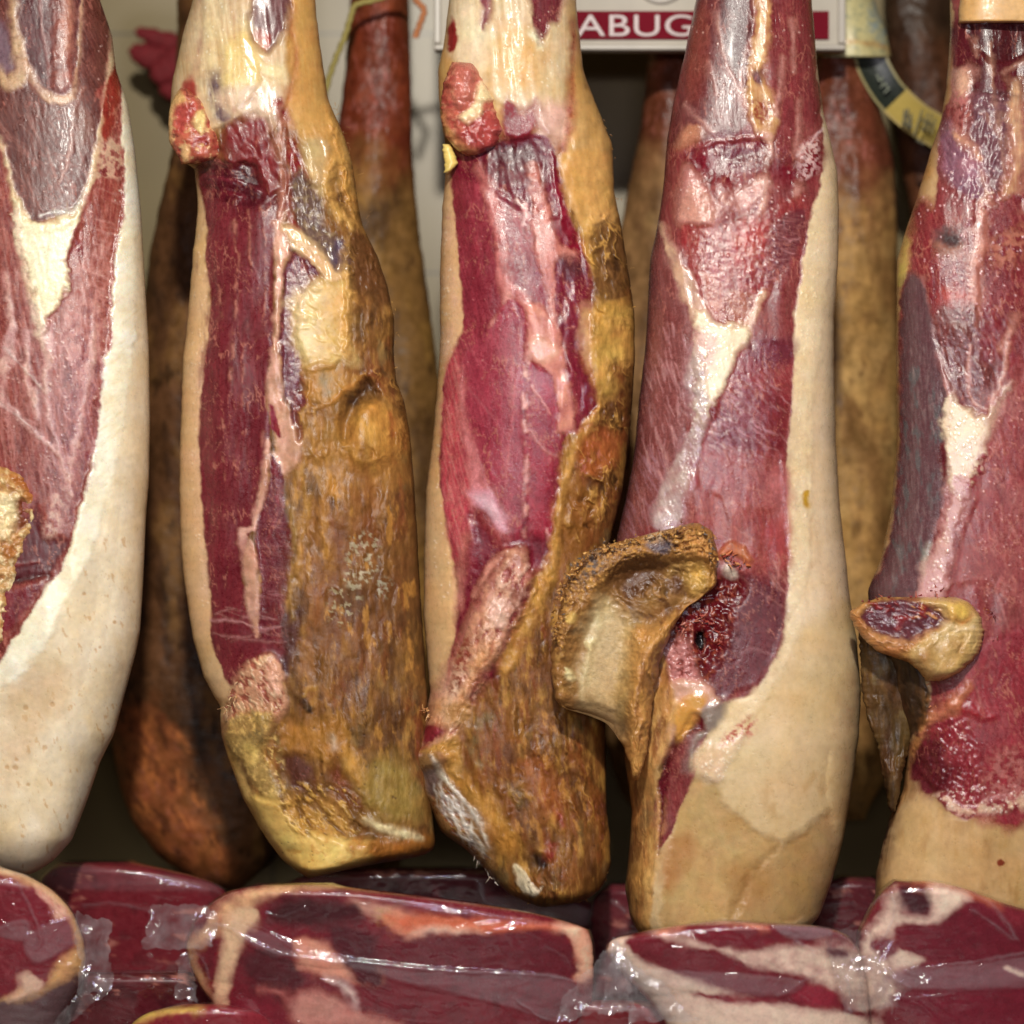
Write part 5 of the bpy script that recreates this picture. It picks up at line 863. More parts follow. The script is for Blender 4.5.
G = relief("P:858,615 860,660 863,700 868,720 876,740 882,770 887,800 891,812", "P:880,615 905,640 928,660 930,690 925,715 912,740 905,760 900,790 895,812", 615, 812, -.035, [(615, 16), (812, 12)], 14, paint_flap5, step=1.2, p=2.4, cap=6, jag=1.5, seed=16)
single(G, 'rind_flap', M_RIND, r5)
G = relief("P:968,-60 962,-30 960,0 958,14 958,22", "P:1090,-60 1095,-30 1098,0 1100,10 1100,22", -60, 24, -.030, [(-60, 34), (24, 36)], 10, lambda X, Y: Skin(X, Y, (206, 162, 104), .42, .16, 12, 17), step=1.2, p=3, cap=4, captop=4, jag=.6, seed=17)
single(G, 'skin_collar', M_FAT, r5)
shreds(r5, 'torn_fibres', "o:790,130 840,180 880,280 830,340", 40, 9, 1.8, [(126, 40, 28), (150, 70, 40), (104, 24, 30)], M_MEAT, 84, 70, 40)
shreds(r5, 'torn_fibres', "o:500,560 620,560 700,540 620,640 500,700", 36, 8, 1.4, [(190, 120, 80), (120, 40, 40), (206, 150, 100)], M_MEAT, 74, None, 42)
shreds(r5, 'torn_fibres', "o:120,150 220,110 340,110 520,70 560,90", 30, 7, 1.1, [(120, 30, 34), (160, 80, 60)], M_MEAT, 96, None, 43)

# ------------------------------------------------------------------ hams behind
BG = 'hams hanging in the back row'
def back_paint(seed, base, dark, light, red=None, y0=0, y1=900, redtop=0):
    def f(X, Y):
        s = Skin(X, Y, base, .55, .25, 60, seed); q = "P:-100,-200 1200,-200 1200,1000 -100,1000"
        s.mottle(q, dark, 50, 0, .6, .8, 88, 140); s.mottle(q, light, 40, .1, .6, .7, 88, 90); s.mottle(q, dark, 12, .2, .5, .6, 90, 30); s.bumps(q, 40, 6, 90, 90); s.bumps(q, 10, 2)
        if red is not None:
            m = sstep(redtop + 60, redtop - 30, s.Y + 25 * fbm(s.X, s.Y, 40, 3, seed + 4)); s.c = s.c * (1 - m[:, None]) + lin(red) * (1 + .3 * fbm(s.X, s.Y, 20, 3, seed + 8, sy=90))[:, None] * m[:, None]; s.r = s.r * (1 - .35 * m)
        return s
    return f
def back_ham(label, L, R, y1, Y0, pf, T=60, seed=50, step=2.6):
    y0 = -150
    G = relief(L, R, y0, y1, Y0, [(y0, T * .55), (150, T * .7), (400, T), (y1, T)], T * .8, pf, step=step, p=2.1, cap=60, jag=1.0, jagw=20, seed=seed)
    w = world(np.array([G['skin'].X.mean()]), np.array([float(y1)]), np.array([Y0]))[0]
    single(G, 'cured_ham', M_BACK, None, w, label=label, cat='ham', group=BG)
def paint_back1(X, Y):
    s = back_paint(51, (90, 58, 34), (44, 27, 16), (122, 86, 46))(X, Y)
    s.poly("g:310,150 420,120 500,200 530,330 600,460 660,600 560,640 430,560 350,430", (140, 78, 42), soft=12, warp=9, ws=20, a=.85, var=.25); s.mottle("g:310,100 520,200 660,600 430,560", (70, 36, 20), 14, .1, .5, .7, 70, 30); s.mottle("g:310,100 520,200 660,600 430,560", (186, 110, 58), 12, .15, .5, .6, 70, 26); return s  # reddish patch paints the lit lower left side into the colour
back_ham('broad reddish brown ham in the gap right of the pale cream fat ham', "P:180,-150 178,0 174,140 168,170 158,211 150,253 142,316 130,400 122,520 114,640 108,700 110,734 120,787 132,822 158,857 200,885", "P:250,-150 255,0 270,140 290,260 308,400 318,550 315,700 300,800 275,860 240,888", 890, .28, paint_back1, 60, 51)
back_ham('red shanked brown ham hanging behind the gap left of the bright pink ham', "P:352,-150 350,0 344,80 336,140 315,220 296,400 292,560 305,700 330,800 365,862", "P:408,-150 409,0 411,80 412,148 417,211 426,280 436,352 448,450 452,600 444,720 425,810 400,866", 868, .32, back_paint(53, (122, 88, 46), (70, 46, 25), (156, 116, 58), (112, 50, 30), redtop=150), 60, 53)
back_ham('ham with a reddish shank half hidden under the sign board', "P:655,-150 652,0 649,53 640,134 630,176 622,218 608,300 596,450 592,620 600,720 620,790 645,826", "P:705,-150 708,0 712,60 722,140 740,250 756,400 760,600 750,720 725,800 690,828", 830, .33, back_paint(54, (140, 104, 66), (96, 66, 40), (168, 132, 84), (100, 52, 34), redtop=140), 60, 54)
back_ham('tan brown ham with a dark red shank below the printed paper collar', "P:812,-150 814,0 815,60 806,120 794,200 780,350 772,500 778,650 795,740 820,800 835,816", "P:866,-150 868,0 872,56 879,105 889,137 894,165 897,225 900,360 902,500 903,640 898,720 886,780 865,814", 820, .30, back_paint(55, (172, 132, 78), (116, 80, 44), (196, 156, 96), (104, 54, 36), redtop=190), 60, 55)
back_ham('dark ham with a blackish shank behind the printed ribbon tag', "P:880,-150 884,0 886,60 892,110 900,160 915,240 930,400 940,600 960,760 985,840", "P:950,-150 955,0 965,100 1000,200 1050,340 1090,520 1095,680 1070,800 1030,850", 850, .40, back_paint(56, (82, 48, 30), (40, 26, 18), (110, 66, 40), (58, 40, 28), redtop=40), 56, 56)

# ------------------------------------------------------------------ wall, shelf, sign
M_WALL = bpy.data.materials.new('beige_glazed_tile'); M_WALL.use_nodes = True
nt = M_WALL.node_tree; b = nt.nodes['Principled BSDF']; ln = nt.links.new
tc = nd(nt, 'ShaderNodeTexCoord'); mp = nd(nt, 'ShaderNodeMapping'); mp.inputs['Rotation'].default_value = (math.radians(90), 0, 0); ln(tc.outputs['Object'], mp.inputs['Vector'])
br = nd(nt, 'ShaderNodeTexBrick'); br.offset = 0; ln(mp.outputs[0], br.inputs['Vector']); br.inputs['Scale'].default_value = 1.0
br.inputs['Brick Width'].default_value = .3; br.inputs['Row Height'].default_value = .3; br.inputs['Mortar Size'].default_value = .002
for nm, c in (('Color1', (130, 112, 68)), ('Color2', (124, 106, 64)), ('Mortar', (90, 78, 50))): br.inputs[nm].default_value = (*lin(c), 1)
nz = nd(nt, 'ShaderNodeTexNoise'); nz.inputs['Scale'].default_value = 6; ln(tc.outputs['Object'], nz.inputs['Vector'])
mr = nd(nt, 'ShaderNodeMapRange'); mr.inputs['To Min'].default_value = .75; mr.inputs['To Max'].default_value = 1.2; ln(nz.outputs['Fac'], mr.inputs['Value'])
vm = nd(nt, 'ShaderNodeVectorMath', operation='SCALE'); ln(br.outputs['Color'], vm.inputs[0]); ln(mr.outputs[0], vm.inputs['Scale']); ln(vm.outputs[0], b.inputs['Base Color']); b.inputs['Roughness'].default_value = .35
def box_mesh(name, lo, hi):
    x0, y0, z0 = lo; x1, y1, z1 = hi
    V = np.array([(x0, y0, z0), (x1, y0, z0), (x1, y1, z0), (x0, y1, z0), (x0, y0, z1), (x1, y0, z1), (x1, y1, z1), (x0, y1, z1)], float)
    F = np.array([(0, 3, 2, 1), (4, 5, 6, 7), (0, 1, 5, 4), (1, 2, 6, 5), (2, 3, 7, 6), (3, 0, 4, 7)])
    return mesh_np(name, V, F, smooth=False)
o = link('wall', box_mesh('wall', (-1.8, 0, -1.2), (1.8, .08, 1.5)), M_WALL, label='beige glazed tile wall in shadow behind all the hams', cat='wall', kind='structure'); o.location = (0, .56, ZC)
o = link('shelf', box_mesh('shelf', (-1.4, -.55, -.05), (1.4, .555, 0)), plain('shelf_board', (70, 56, 44), .5), label='dark display shelf carrying the packed ham pieces', cat='shelf', kind='structure'); o.location = (0, 0, ZC - .64)

# sign board
def local_box(name, px0, py0, px1, py1, Yf, th, mat, parent, bevel=0):
    a = world(np.array([px0, px1]), np.array([py1, py0]), np.array([Yf, Yf])); L = np.array(parent.location)
    me = box_mesh(name, a[0] - L, a[1] - L + np.array([0, th, 0])); ob = link(name, me, mat, parent)
    if bevel: 
        md = ob.modifiers.new('bevel', 'BEVEL'); md.width = bevel; md.segments = 2
    return ob
w = world(np.array([640.]), np.array([50.]), np.array([.2]))[0]
sg = empty('sign_board', tuple(w), 'white shop sign board with a dark red lettered band above the hams', 'sign')
M_WHITE = plain('sign_white', (184, 176, 162), .7, var=.03); M_SRED = plain('sign_red', (112, 18, 34), .8, var=.05, spec=.1); M_SLET = plain('sign_lettering', (176, 154, 152), .4, var=.03); M_GREY = plain('sign_frame', (176, 168, 156), .4, var=.04)
bd = local_box('board', 436, -110, 844, 48, .2, .012, M_WHITE, sg, .002)
local_box('frame', 434, 44, 846, 50, .196, .018, M_GREY, sg, .002); local_box('frame', 838, -110, 846, 43.6, .196, .018, M_GREY, sg, .002); local_box('frame', 434, -110, 441, 43.6, .196, .018, M_GREY, sg, .002)
band = local_box('red_band', 450, 11, 829, 39, .197, .004, M_SRED, sg)
def letters(txt, px, py, h, xs, Yf, mat, parent, name='lettering', sp=1.0, rot=None, gap=0):
    cu = bpy.data.curves.new(name, 'FONT'); cu.body = txt; cu.size = h; cu.extrude = .0006; cu.space_character = sp; cu.align_x = 'CENTER'; cu.offset = gap
    ob = bpy.data.objects.new(name, cu); COL.objects.link(ob); bpy.context.view_layer.update()
    me = bpy.data.meshes.new_from_object(ob); bpy.data.objects.remove(ob); me.materials.clear(); me.materials.append(mat); me.name = name
    o = bpy.data.objects.new(name, me); COL.objects.link(o); o.parent = parent
    p = world(np.array([float(px)]), np.array([float(py)]), np.array([Yf]))[0] - np.array(parent.location)
    o.location = tuple(p); o.rotation_euler = rot or (math.radians(90), 0, 0); o.scale = (xs, 1, 1); return o
letters('JABUGO', 648, 36, .0335, 1.4, .1962, M_SLET, sg, sp=1.05).parent = band
def ring(name, px, py, r, t, Yf, mat, parent, sx=1.0):
    bpy_c = world(np.array([float(px)]), np.array([float(py)]), np.array([Yf]))[0] - np.array(parent.location); V = []; F = []; n = 48
    for i in range(n):
        a = 2 * math.pi * i / n
        for q, (rr, yy) in enumerate(((r, 0), (r - t, 0), (r - t, .002), (r, .002))): V.append(bpy_c + np.array([math.cos(a) * rr * sx, yy, math.sin(a) * rr]))
    for i in range(n):
        for q in range(4): F.append((i * 4 + q, i * 4 + (q + 1) % 4, ((i + 1) % n) * 4 + (q + 1) % 4, ((i + 1) % n) * 4 + q))
    return link(name, mesh_np(name, np.array(V), np.array(F)), mat, parent)
ring('letter_ring', 661, -34, .042, .009, .1985, M_GREY, sg, .85)  # ring stands for the lower arc of a sign letter

# printed paper collar and ribbon tag on the ham behind
def paint_paper(X, Y):
    s = Skin(X, Y, (196, 186, 136), .45, .06, 20, 61); q = "P:790,-80 900,-80 900,80 790,80"
    s.mottle(q, (132, 140, 116), 7, .12, .3, .6); s.poly("j:330,0 400,0 400,200 350,190 310,100", (150, 160, 150), soft=2, brk=5); s.line("j:80,225,14 230,190,14 380,210,14 430,260,14", (196, 140, 66), soft=2); s.bumps(q, 14, 2, 90, 40); return s
G = relief("P:812,-80 812,0 813,30 815,56", "P:866,-80 874,0 886,30 892,60", -80, 58, .285, [(-80, 46), (58, 50)], 44, paint_paper, step=1.6, p=2.1, cap=1, seed=61)
single(G, 'paper_collar', plain('tmp', (200, 190, 150)) if False else flesh('printed_paper', 0, bump=.05, var=.04), None, None, label='cream printed paper collar wrapped round a shank behind the peach fat ham', cat='wrapper')
M_TAG = flesh('printed_ribbon', 0, bump=.03, var=.03)
def ribbon(pts, wid, Yf, Yb, thick, paint, n=70, m=26):
    Q = crom(parse(pts), 20, False)[:, :2]; d = np.r_[0, np.cumsum(np.hypot(*np.diff(Q, axis=0).T))]; t = np.linspace(0, d[-1], n)
    cx, cy = np.interp(t, d, Q[:, 0]), np.interp(t, d, Q[:, 1]); tx, ty = np.gradient(cx), np.gradient(cy); L = np.hypot(tx, ty); nx, ny = -ty / L, tx / L
    v = np.linspace(-.5, .5, m); U = np.repeat((t / d[-1])[:, None], m, 1); Vv = np.repeat(v[None, :], n, 0)
    PX = cx[:, None] + nx[:, None] * v * wid; PY = cy[:, None] + ny[:, None] * v * wid; Yd = Yf + (Yb - Yf) * U + .012 * np.sin(U * math.pi) * -1 + .004 * np.cos(Vv * 3)
    A = world(PX.ravel(), PY.ravel(), Yd.ravel()); B = A + np.array([0, thick, 0]); V = np.concatenate([A, B]); N = n * m
    i = np.arange(n - 1)[:, None] * m + np.arange(m - 1)[None, :]; f1 = np.stack([i, i + 1, i + m + 1, i + m], -1).reshape(-1, 4); f2 = (f1 + N)[:, ::-1]
    rimi = [k for k in range(m)] + [k * m + m - 1 for k in range(1, n)] + [(n - 1) * m + k for k in range(m - 2, -1, -1)] + [k * m for k in range(n - 2, 0, -1)]
    f3 = np.array([(rimi[k], rimi[(k + 1) % len(rimi)], rimi[(k + 1) % len(rimi)] + N, rimi[k] + N) for k in range(len(rimi))])[:, ::-1]
    C = np.concatenate([paint(U.ravel(), Vv.ravel())] * 2); return V, np.concatenate([f1, f2, f3]), C
def ptag(u, v):
    c = np.tile(lin((184, 160, 84)), (len(u), 1)); 
    def put(m, rgb): c[m] = lin(rgb)
    put(u < .46, (34, 40, 32)); put((abs(v) > .43), (186, 164, 104)); put((u < .46) & (abs(v) > .43), (150, 140, 96))
    return np.concatenate([c, np.full((len(u), 1), .4)], 1)
V, F, C = ribbon("j:320,225 335,300 390,400 450,470 530,540 610,590 690,640", 33, .262, .30, .0012, ptag, 240, 60)
c0 = V.mean(0); tag = link('ribbon_tag', mesh_np('ribbon_tag', V - c0, F, C), M_TAG, label='green and yellow printed ribbon tag curving off a shank behind the right hams', cat='tag'); tag.location = tuple(c0)
M_INK = plain('ink', (70, 66, 40), .5); M_INKL = plain('pale_ink', (110, 116, 96), .5)
def ink(pts, Yf, mat, th=1.6, name='print'):
    Q = crom(parse(pts, 1), 6, False); V = []; F = []
    for i in range(len(Q)):
        a = Q[max(i - 1, 0)]; bq = Q[min(i + 1, len(Q) - 1)]; d = np.hypot(bq[0] - a[0], bq[1] - a[1]) + 1e-6; nx, ny = -(bq[1] - a[1]) / d * th / 2, (bq[0] - a[0]) / d * th / 2
        V += [(Q[i][0] + nx, Q[i][1] + ny, 0), (Q[i][0] - nx, Q[i][1] - ny, 0), (Q[i][0] - nx, Q[i][1] - ny, 1), (Q[i][0] + nx, Q[i][1] + ny, 1)]
    n = len(Q)
    for i in range(n - 1):
        for q in range(4): F.append((i * 4 + q, i * 4 + (q + 1) % 4, (i + 1) * 4 + (q + 1) % 4, (i + 1) * 4 + q))
    V = np.array(V); W = world(V[:, 0], V[:, 1], Yf + V[:, 2] * .006) - np.array(tag.location); return link(name, mesh_np(name, W, np.array(F), smooth=False), mat, tag)
for p_ in ("j:480,500 475,540 480,580", "j:495,495 490,540 500,590", "j:510,520 505,560 512,585", "j:465,560 500,580"): ink(p_, .2625, M_INK, 2.0)
for p_ in ("j:560,500 540,560 520,620", "j:555,545 585,560", "j:585,515 570,570 555,600", "j:605,520 580,600", "j:580,560 600,570", "j:620,540 600,610", "j:530,640 570,660"): ink(p_, .262, M_INK, 1.6)
for p_ in ("j:350,340 365,370 380,350", "j:370,400 385,380 400,400", "j:385,425 410,400"): ink(p_, .258, M_INKL, 1.6)

# red rosette on the left, cord tied behind the second ham
M_CLOTH = plain('red_cloth', (112, 18, 26), .8, .3, 200, .25)
def lobes(name, specs, Y0, th, mat, label, cat):
    ws = []
    root = empty(name, tuple(world(np.array([specs[0][2]]), np.array([specs[0][3]]), np.array([Y0]))[0]), label, cat)
    for k, (x0, y0, x1, y1, w0, w1) in enumerate(specs):
        V = []; F = []; n, m = 14, 12
        for i in range(n):
            f = i / (n - 1); w_ = (w0 + (w1 - w0) * f) * math.sqrt(max(1 - (2 * f - 1) ** 6, .001)) * (1 + .12 * math.sin(i * 2.1 + k)); cx, cy = x0 + (x1 - x0) * f, y0 + (y1 - y0) * f + 3 * math.sin(f * 3 + k)
            dx, dy = x1 - x0, y1 - y0; L = math.hypot(dx, dy); nx, ny = -dy / L, dx / L
            for j in range(m):
                a = 2 * math.pi * j / m; V.append((cx + nx * math.cos(a) * w_ / 2, cy + ny * math.cos(a) * w_ / 2, math.sin(a) * th * (.5 + w_ / 30) + k * 2))
        for i in range(n - 1):
            for j in range(m): F.append((i * m + j, (i + 1) * m + j, (i + 1) * m + (j + 1) % m, i * m + (j + 1) % m))
        V = np.array(V); W = world(V[:, 0], V[:, 1], Y0 - K * V[:, 2]) - np.array(root.location); link('ribbon_loop', mesh_np('ribbon_loop', W, np.array(F)), mat, root)
lobes('rosette', [(200, 62, 128, 50, 34, 22), (200, 46, 134, 33, 26, 13), (206, 70, 160, 96, 46, 24), (196, 40, 210, 12, 24, 18), (204, 64, 232, 54, 30, 22), (186, 60, 150, 74, 40, 22)], .48, 6, M_CLOTH, 'dark red cloth rosette on the wall between two hams', 'rosette')
def cord(pts, rad, Yf, mat, label, name='cord'):
    Q = crom(parse(pts), 10, False); V = []; F = []; m = 8
    for i, q in enumerate(Q):
        a = Q[max(i - 1, 0)]; bq = Q[min(i + 1, len(Q) - 1)]; d = np.hypot(bq[0] - a[0], bq[1] - a[1]) + 1e-6; nx, ny = -(bq[1] - a[1]) / d, (bq[0] - a[0]) / d
        for j in range(m):
            t = 2 * math.pi * j / m; r = rad * (1 + .15 * math.sin(i * 1.3 + j)); V.append((q[0] + nx * math.cos(t) * r, q[1] + ny * math.cos(t) * r, math.sin(t) * r))
    for i in range(len(Q) - 1):
        for j in range(m): F.append((i * m + j, (i + 1) * m + j, (i + 1) * m + (j + 1) % m, i * m + (j + 1) % m))
    V = np.array(V); W = world(V[:, 0], V[:, 1], Yf - K * V[:, 2]); c = W.mean(0); o = link(name, mesh_np(name, W - c, np.array(F)), mat, label=label, cat='cord'); o.location = tuple(c)
cord("P:440,-20 400,-8 375,0 356,5 351,16 345,36 336,58 328,82 322,110", 3.0, .24, plain('yellow_cord', (150, 136, 70), .7), 'yellow green cord slung across the red shank behind the second and third hams')
cord("P:408,-20 416,0 424,10 420,24 415,38", 3.2, .25, plain('orange_cord', (176, 110, 66), .7), 'short orange cord end hanging beside the red shank near the sign')
# ------------------------------------------------------------------ vacuum packed pieces on the shelf
PG = 'vacuum packed ham pieces on the shelf'
def film_paint(seed, lines, folds, base=.008):
    def f(X, Y):
        s = Skin(X, Y, (222, 216, 222), base, 0, 20, seed); q = np.array([[X.min(), Y.min()], [X.max(), Y.min()], [X.max(), Y.max()], [X.min(), Y.max()]])
        s.h += 2.0 * fbm(X, Y, 70, 3, seed + 2, sy=26)
        for t in folds: s.poly(t[0], None, soft=1.5, warp=1, h=t[2], hs=3, rough=t[1], reg=None); 
        for t in lines:
            Q = crom(parse(t[0]), 4, False); Q[:, 2] *= .45; s.line(Q, None, soft=.8, warp=1.5, h=t[1] * 1.1, hs=2.4, rough=t[2] * .6)
        bx = 'P:%.0f,%.0f %.0f,%.0f %.0f,%.0f %.0f,%.0f' % (X.min() + 8, Y.min() + 4, X.max() - 8, Y.min() + 4, X.max() - 8, min(Y.max(), 1040), X.min() + 8, min(Y.max(), 1040)); s.marks(bx, 34, 8, 40, 46, 2.0, None, 0, 1.6, None, .3)
        return s
    return f
def pack(label, L, R, y0, y1, Y0, T, Tb, meat, film, flaps=(), step=1.2, p=2.3, cap=16, captop=12, lean=0.24, seed=70, fl=2.2, jag=.5):
    c = parse(L); d = parse(R)
    w = world(np.array([(c[:, 0].mean() + d[:, 0].mean()) / 2]), np.array([float(y1)]), np.array([Y0]))[0]
    root = empty('vacuum_packed_ham', tuple(w), label, 'packed ham', PG)
    def grow(P, dx): return 'P:' + ' '.join('%.1f,%.1f' % (q[0] + dx, q[1]) for q in P)
    Gm = relief(L, R, y0, y1, Y0, [(y0, T), (y1, T)], Tb, meat, step=step, p=p, cap=cap, captop=captop, jag=jag, seed=seed, lean=lean, fin=False)
    k_ = Gm['skin'].c; fm = sstep(.16, .34, k_[:, 1] / k_[:, 0])[:, None]; Gm['skin'].c = k_ * (1 + fm * (np.array((1.18, 1.5, 1.75)) - 1)) * 1.18
    single(Gm, 'ham_piece', PACKMEAT, root)
    Gf = relief(grow(c, -fl), grow(d, fl), y0 - fl, y1 + fl, Y0, [(y0, T + fl), (y1, T + fl)], Tb + fl, film, step=step, p=p, cap=cap, captop=captop, seed=seed, jag=jag, lean=lean, fin=False)
    single(Gf, 'plastic_film', M_FILM, root)
    for pts, Yf, al, sd in flaps: flap(root, pts, Yf, al, sd)
    return root
def flap(root, pts, Yf, al, sd, n=46, m=34):
    """crimped end of the bag: four corners tl tr br bl in photograph units, wrinkled sheet of real film"""
    q = parse(pts)[:, :2]; u = np.linspace(0, 1, n)[:, None]; v = np.linspace(0, 1, m)[None, :]
    PX = (q[0, 0] * (1 - u) + q[1, 0] * u) * (1 - v) + (q[3, 0] * (1 - u) + q[2, 0] * u) * v; PY = (q[0, 1] * (1 - u) + q[1, 1] * u) * (1 - v) + (q[3, 1] * (1 - u) + q[2, 1] * u) * v
    e = np.minimum(np.minimum(u, 1 - u) * 6, np.minimum(v, 1 - v) * 6).clip(0, 1)
    PX = PX + 5 * fbm(PX, PY, 26, 3, sd + 4) + (1 - e) * 2 * fbm(PX, PY, 6, 2, sd + 14); PY = PY + 5 * fbm(PX, PY, 26, 3, sd + 5) + (1 - e) * 2 * fbm(PX, PY, 6, 2, sd + 15)
    Z = 7.0 * fbm(PX, PY, 40, 2, sd) + 1.6 * np.abs(fbm(PX + PY * .5, PY - PX * .3, 10, 2, sd + 2, sy=46))
    A = world(PX.ravel(), PY.ravel(), Yf - K * Z.ravel()); B = A + np.array([0, .0006, 0]); N = n * m
    i = np.arange(n - 1)[:, None] * m + np.arange(m - 1)[None, :]; f1 = np.stack([i, i + 1, i + m + 1, i + m], -1).reshape(-1, 4)
    a = np.clip(.42 * al * (1 + .8 * fbm(PX, PY, 14, 3, sd + 9).ravel()), .05, .9); C = np.concatenate([np.tile(lin((206, 198, 200)), (N, 1)), a[:, None]], 1)
    link('film_flap', mesh_np('film_flap', A - np.array(root.location), f1, C), M_FLAP, root)

PM, PD, PF = (118, 26, 40), (84, 18, 30), (206, 150, 118)
def meatA(X, Y):   # left pack
    s = Skin(X, Y, PM, .35, .12, 14, 71); s.poly("q:190,200 225,180 270,330 240,420 120,480 0,510 -200,500 -200,470 0,480 60,450 130,440 180,360 230,320 215,240", (206, 140, 84), soft=4); s.poly("q:100,110 150,140 200,190 215,220 170,240 150,190 110,160", (206, 144, 116), soft=3, fib=(55, 3, 14, .6, (170, 70, 70)))
    s.line("q:0,90,20 90,120,24 170,170,20 210,210,14", (206, 150, 100), soft=3); s.poly("q:60,410 90,400 130,440 90,470 20,490 60,450", (206, 150, 120), soft=4); s.poly("q:-100,500 60,480 180,430 240,400 200,560 -100,640", (84, 52, 50), soft=6)
    s.marks("q:0,120 90,150 60,400 -60,400", 20, 60, 40, 30, 1.2, (150, 70, 76), .5, 0); return s
def meatB(X, Y):   # long pack in the middle
    s = Skin(X, Y, (112, 24, 38), .3, .12, 20, 72); al = "P:180,880 610,880 610,1030 180,1030"; s.mottle(al, (92, 18, 30), 20, 0, .5, .7)
    s.line("q:1000,140,16 880,140,26 760,170,44 690,210,60 650,260,50 600,300,36 560,330,40 590,400,30 620,480,30", (206, 142, 98), soft=3); s.poly("q:680,230 740,200 780,230 740,280 720,340 700,400 690,500 740,560 640,540 650,430 670,330", (208, 152, 112), soft=4, var=.12)
    s.poly("q:730,360 800,330 900,380 900,440 830,450 760,420", (78, 16, 28), soft=4); s.poly("q:810,210 900,170 1024,200 1024,250 900,260 820,240", (60, 14, 22), soft=7)
    s.poly("q:890,300 960,310 1024,350 1024,400 960,400 900,350", (206, 126, 96), soft=4); s.poly("q:720,490 800,480 880,520 1024,540 1024,600 800,600", (122, 24, 42), soft=5); s.line("q:780,450 850,460 880,490", (176, 92, 84), w=14, soft=3)
    s.line("r:170,200,30 250,215,40 300,240,56 350,275,50 330,300,20", (206, 140, 112), soft=4); s.line("r:250,220 290,250 330,265", (176, 130, 60), w=20, soft=5, brk=4); s.poly("r:250,225 420,230 600,245 760,255 860,275 880,400 830,420 826,330 790,270 640,270 560,295 480,300 400,270 330,290", (206, 104, 72), soft=5, var=.15); s.line("r:790,262,20 850,300,50 860,390,60", (216, 160, 124), soft=4)
    s.line("r:340,280,12 420,270,14 500,285,18 570,290,6", (220, 170, 140), soft=3); s.poly("r:270,320 400,285 600,280 780,300 820,330 826,410 600,420 300,370", (98, 20, 34), soft=4); s.poly("r:0,210 150,190 190,215 180,240 100,240 0,235", (64, 14, 24), soft=5); s.poly("r:0,300 60,320 150,360 230,380 240,430 180,430 60,400 0,380", (206, 124, 96), soft=6); s.poly("r:90,260 210,280 240,340 250,440 190,440 120,360", (76, 14, 28), soft=6)
    s.poly("r:0,460 100,470 180,520 300,560 0,560", (196, 120, 100), soft=6, a=.8); s.line("r:80,420 130,440 170,490", (220, 170, 150), w=14, soft=3); return s
def meatC(X, Y):   # right pack, two lobes
    s = Skin(X, Y, (112, 24, 38), .3, .1, 20, 73); fat = (214, 166, 138)
    s.poly("s:-40,240 60,230 140,300 200,330 350,380 450,400 600,420 640,460 -40,460", fat, soft=4, var=.1); s.line("s:130,230,20 200,250,24 280,260,28 350,290,40 430,290,60 520,300,90 600,320,110 660,350,120 660,260,60 700,180,40 720,140,40", fat, soft=4, h=0); s.line("s:140,225,12 220,200,16 300,192,20 400,215,10", (206, 120, 92), soft=3)
    s.poly("s:60,240 140,232 220,260 300,270 380,310 500,330 480,345 300,320 160,310 100,290", (110, 22, 36), soft=3); s.poly("s:200,205 260,196 330,220 440,235 470,240 400,260 300,262 230,240", (116, 22, 38), soft=3); s.poly("s:220,370 330,375 430,390 330,398", (124, 24, 42), soft=3)
    s.poly("s:480,360 520,350 570,370 560,400 520,405 470,380", (140, 34, 52), soft=4); s.poly("s:545,265 590,262 600,280 560,285", (90, 30, 40), soft=3)
    s.poly("s:730,110 780,105 805,140 790,175 760,180 725,150", (66, 16, 28), soft=4); s.line("s:760,100,12 840,105,30 900,130,16 960,150,14", (206, 110, 76), soft=4); s.poly("s:800,110 860,120 900,150 840,190 790,205 720,200 700,220 690,180 760,190 800,180", fat, soft=5)
    s.poly("s:820,200 880,150 930,155 1000,210 1100,240 1100,290 800,290 760,270 720,230 740,205", (104, 18, 36), soft=3); s.poly("s:700,250 730,270 780,290 720,310 690,280", fat, soft=4); s.poly("s:660,240 700,240 720,270 690,285 655,265", (116, 26, 44), soft=3)
    s.poly("s:720,320 1100,300 1100,360 740,350", (124, 60, 70), soft=5, a=.7); s.poly("s:700,375 800,362 1100,350 1100,480 860,470 740,410", (112, 20, 40), soft=3); s.line("s:980,310 1024,325", fat, w=12); return s
def meatD(base, dark):
    def f(X, Y):
        s = Skin(X, Y, base, .4, .15, 30, 74); q = "P:-50,840 1100,840 1100,1080 -50,1080"; s.mottle(q, dark, 25, 0, .5, .7); s.mottle(q, (186, 110, 90), 18, .35, .6, .6, 0, 50); return s
    return f
# back packs
pack('flat dark red pack lying behind the round left pack', "P:60,862 45,872 36,890 30,930 30,975", "P:130,862 180,872 215,882 228,892 226,930 215,976", 862, 1010, .10, 30, 30, meatD((112, 26, 36), (88, 20, 28)), film_paint(75, [("P:80,888,6 150,884,5 220,892,5", 1.5, .12), ("q:250,200,14 330,190,20 400,200,14 470,215,10", 1, .2)], [("P:60,864 200,880 215,890 60,888", .06, 1.0)]), step=2, seed=75)
pack('dark pack lying behind the long middle pack, under the second ham', "P:330,868 290,880 260,905 250,960 250,1010", "P:500,868 560,885 596,905 600,960 600,1010", 868, 1012, .16, 30, 30, meatD((88, 22, 34), (64, 16, 26)), film_paint(76, [("r:545,130,34 550,180,20", 3, .5), ("r:560,190,14 700,210,10 860,230,10", 2, .25), ("r:150,130,8 300,110,8 480,120,6", 1, .12)], [("r:560,170 850,200 860,260 640,240", .16, 1.5)]), step=2, seed=76)
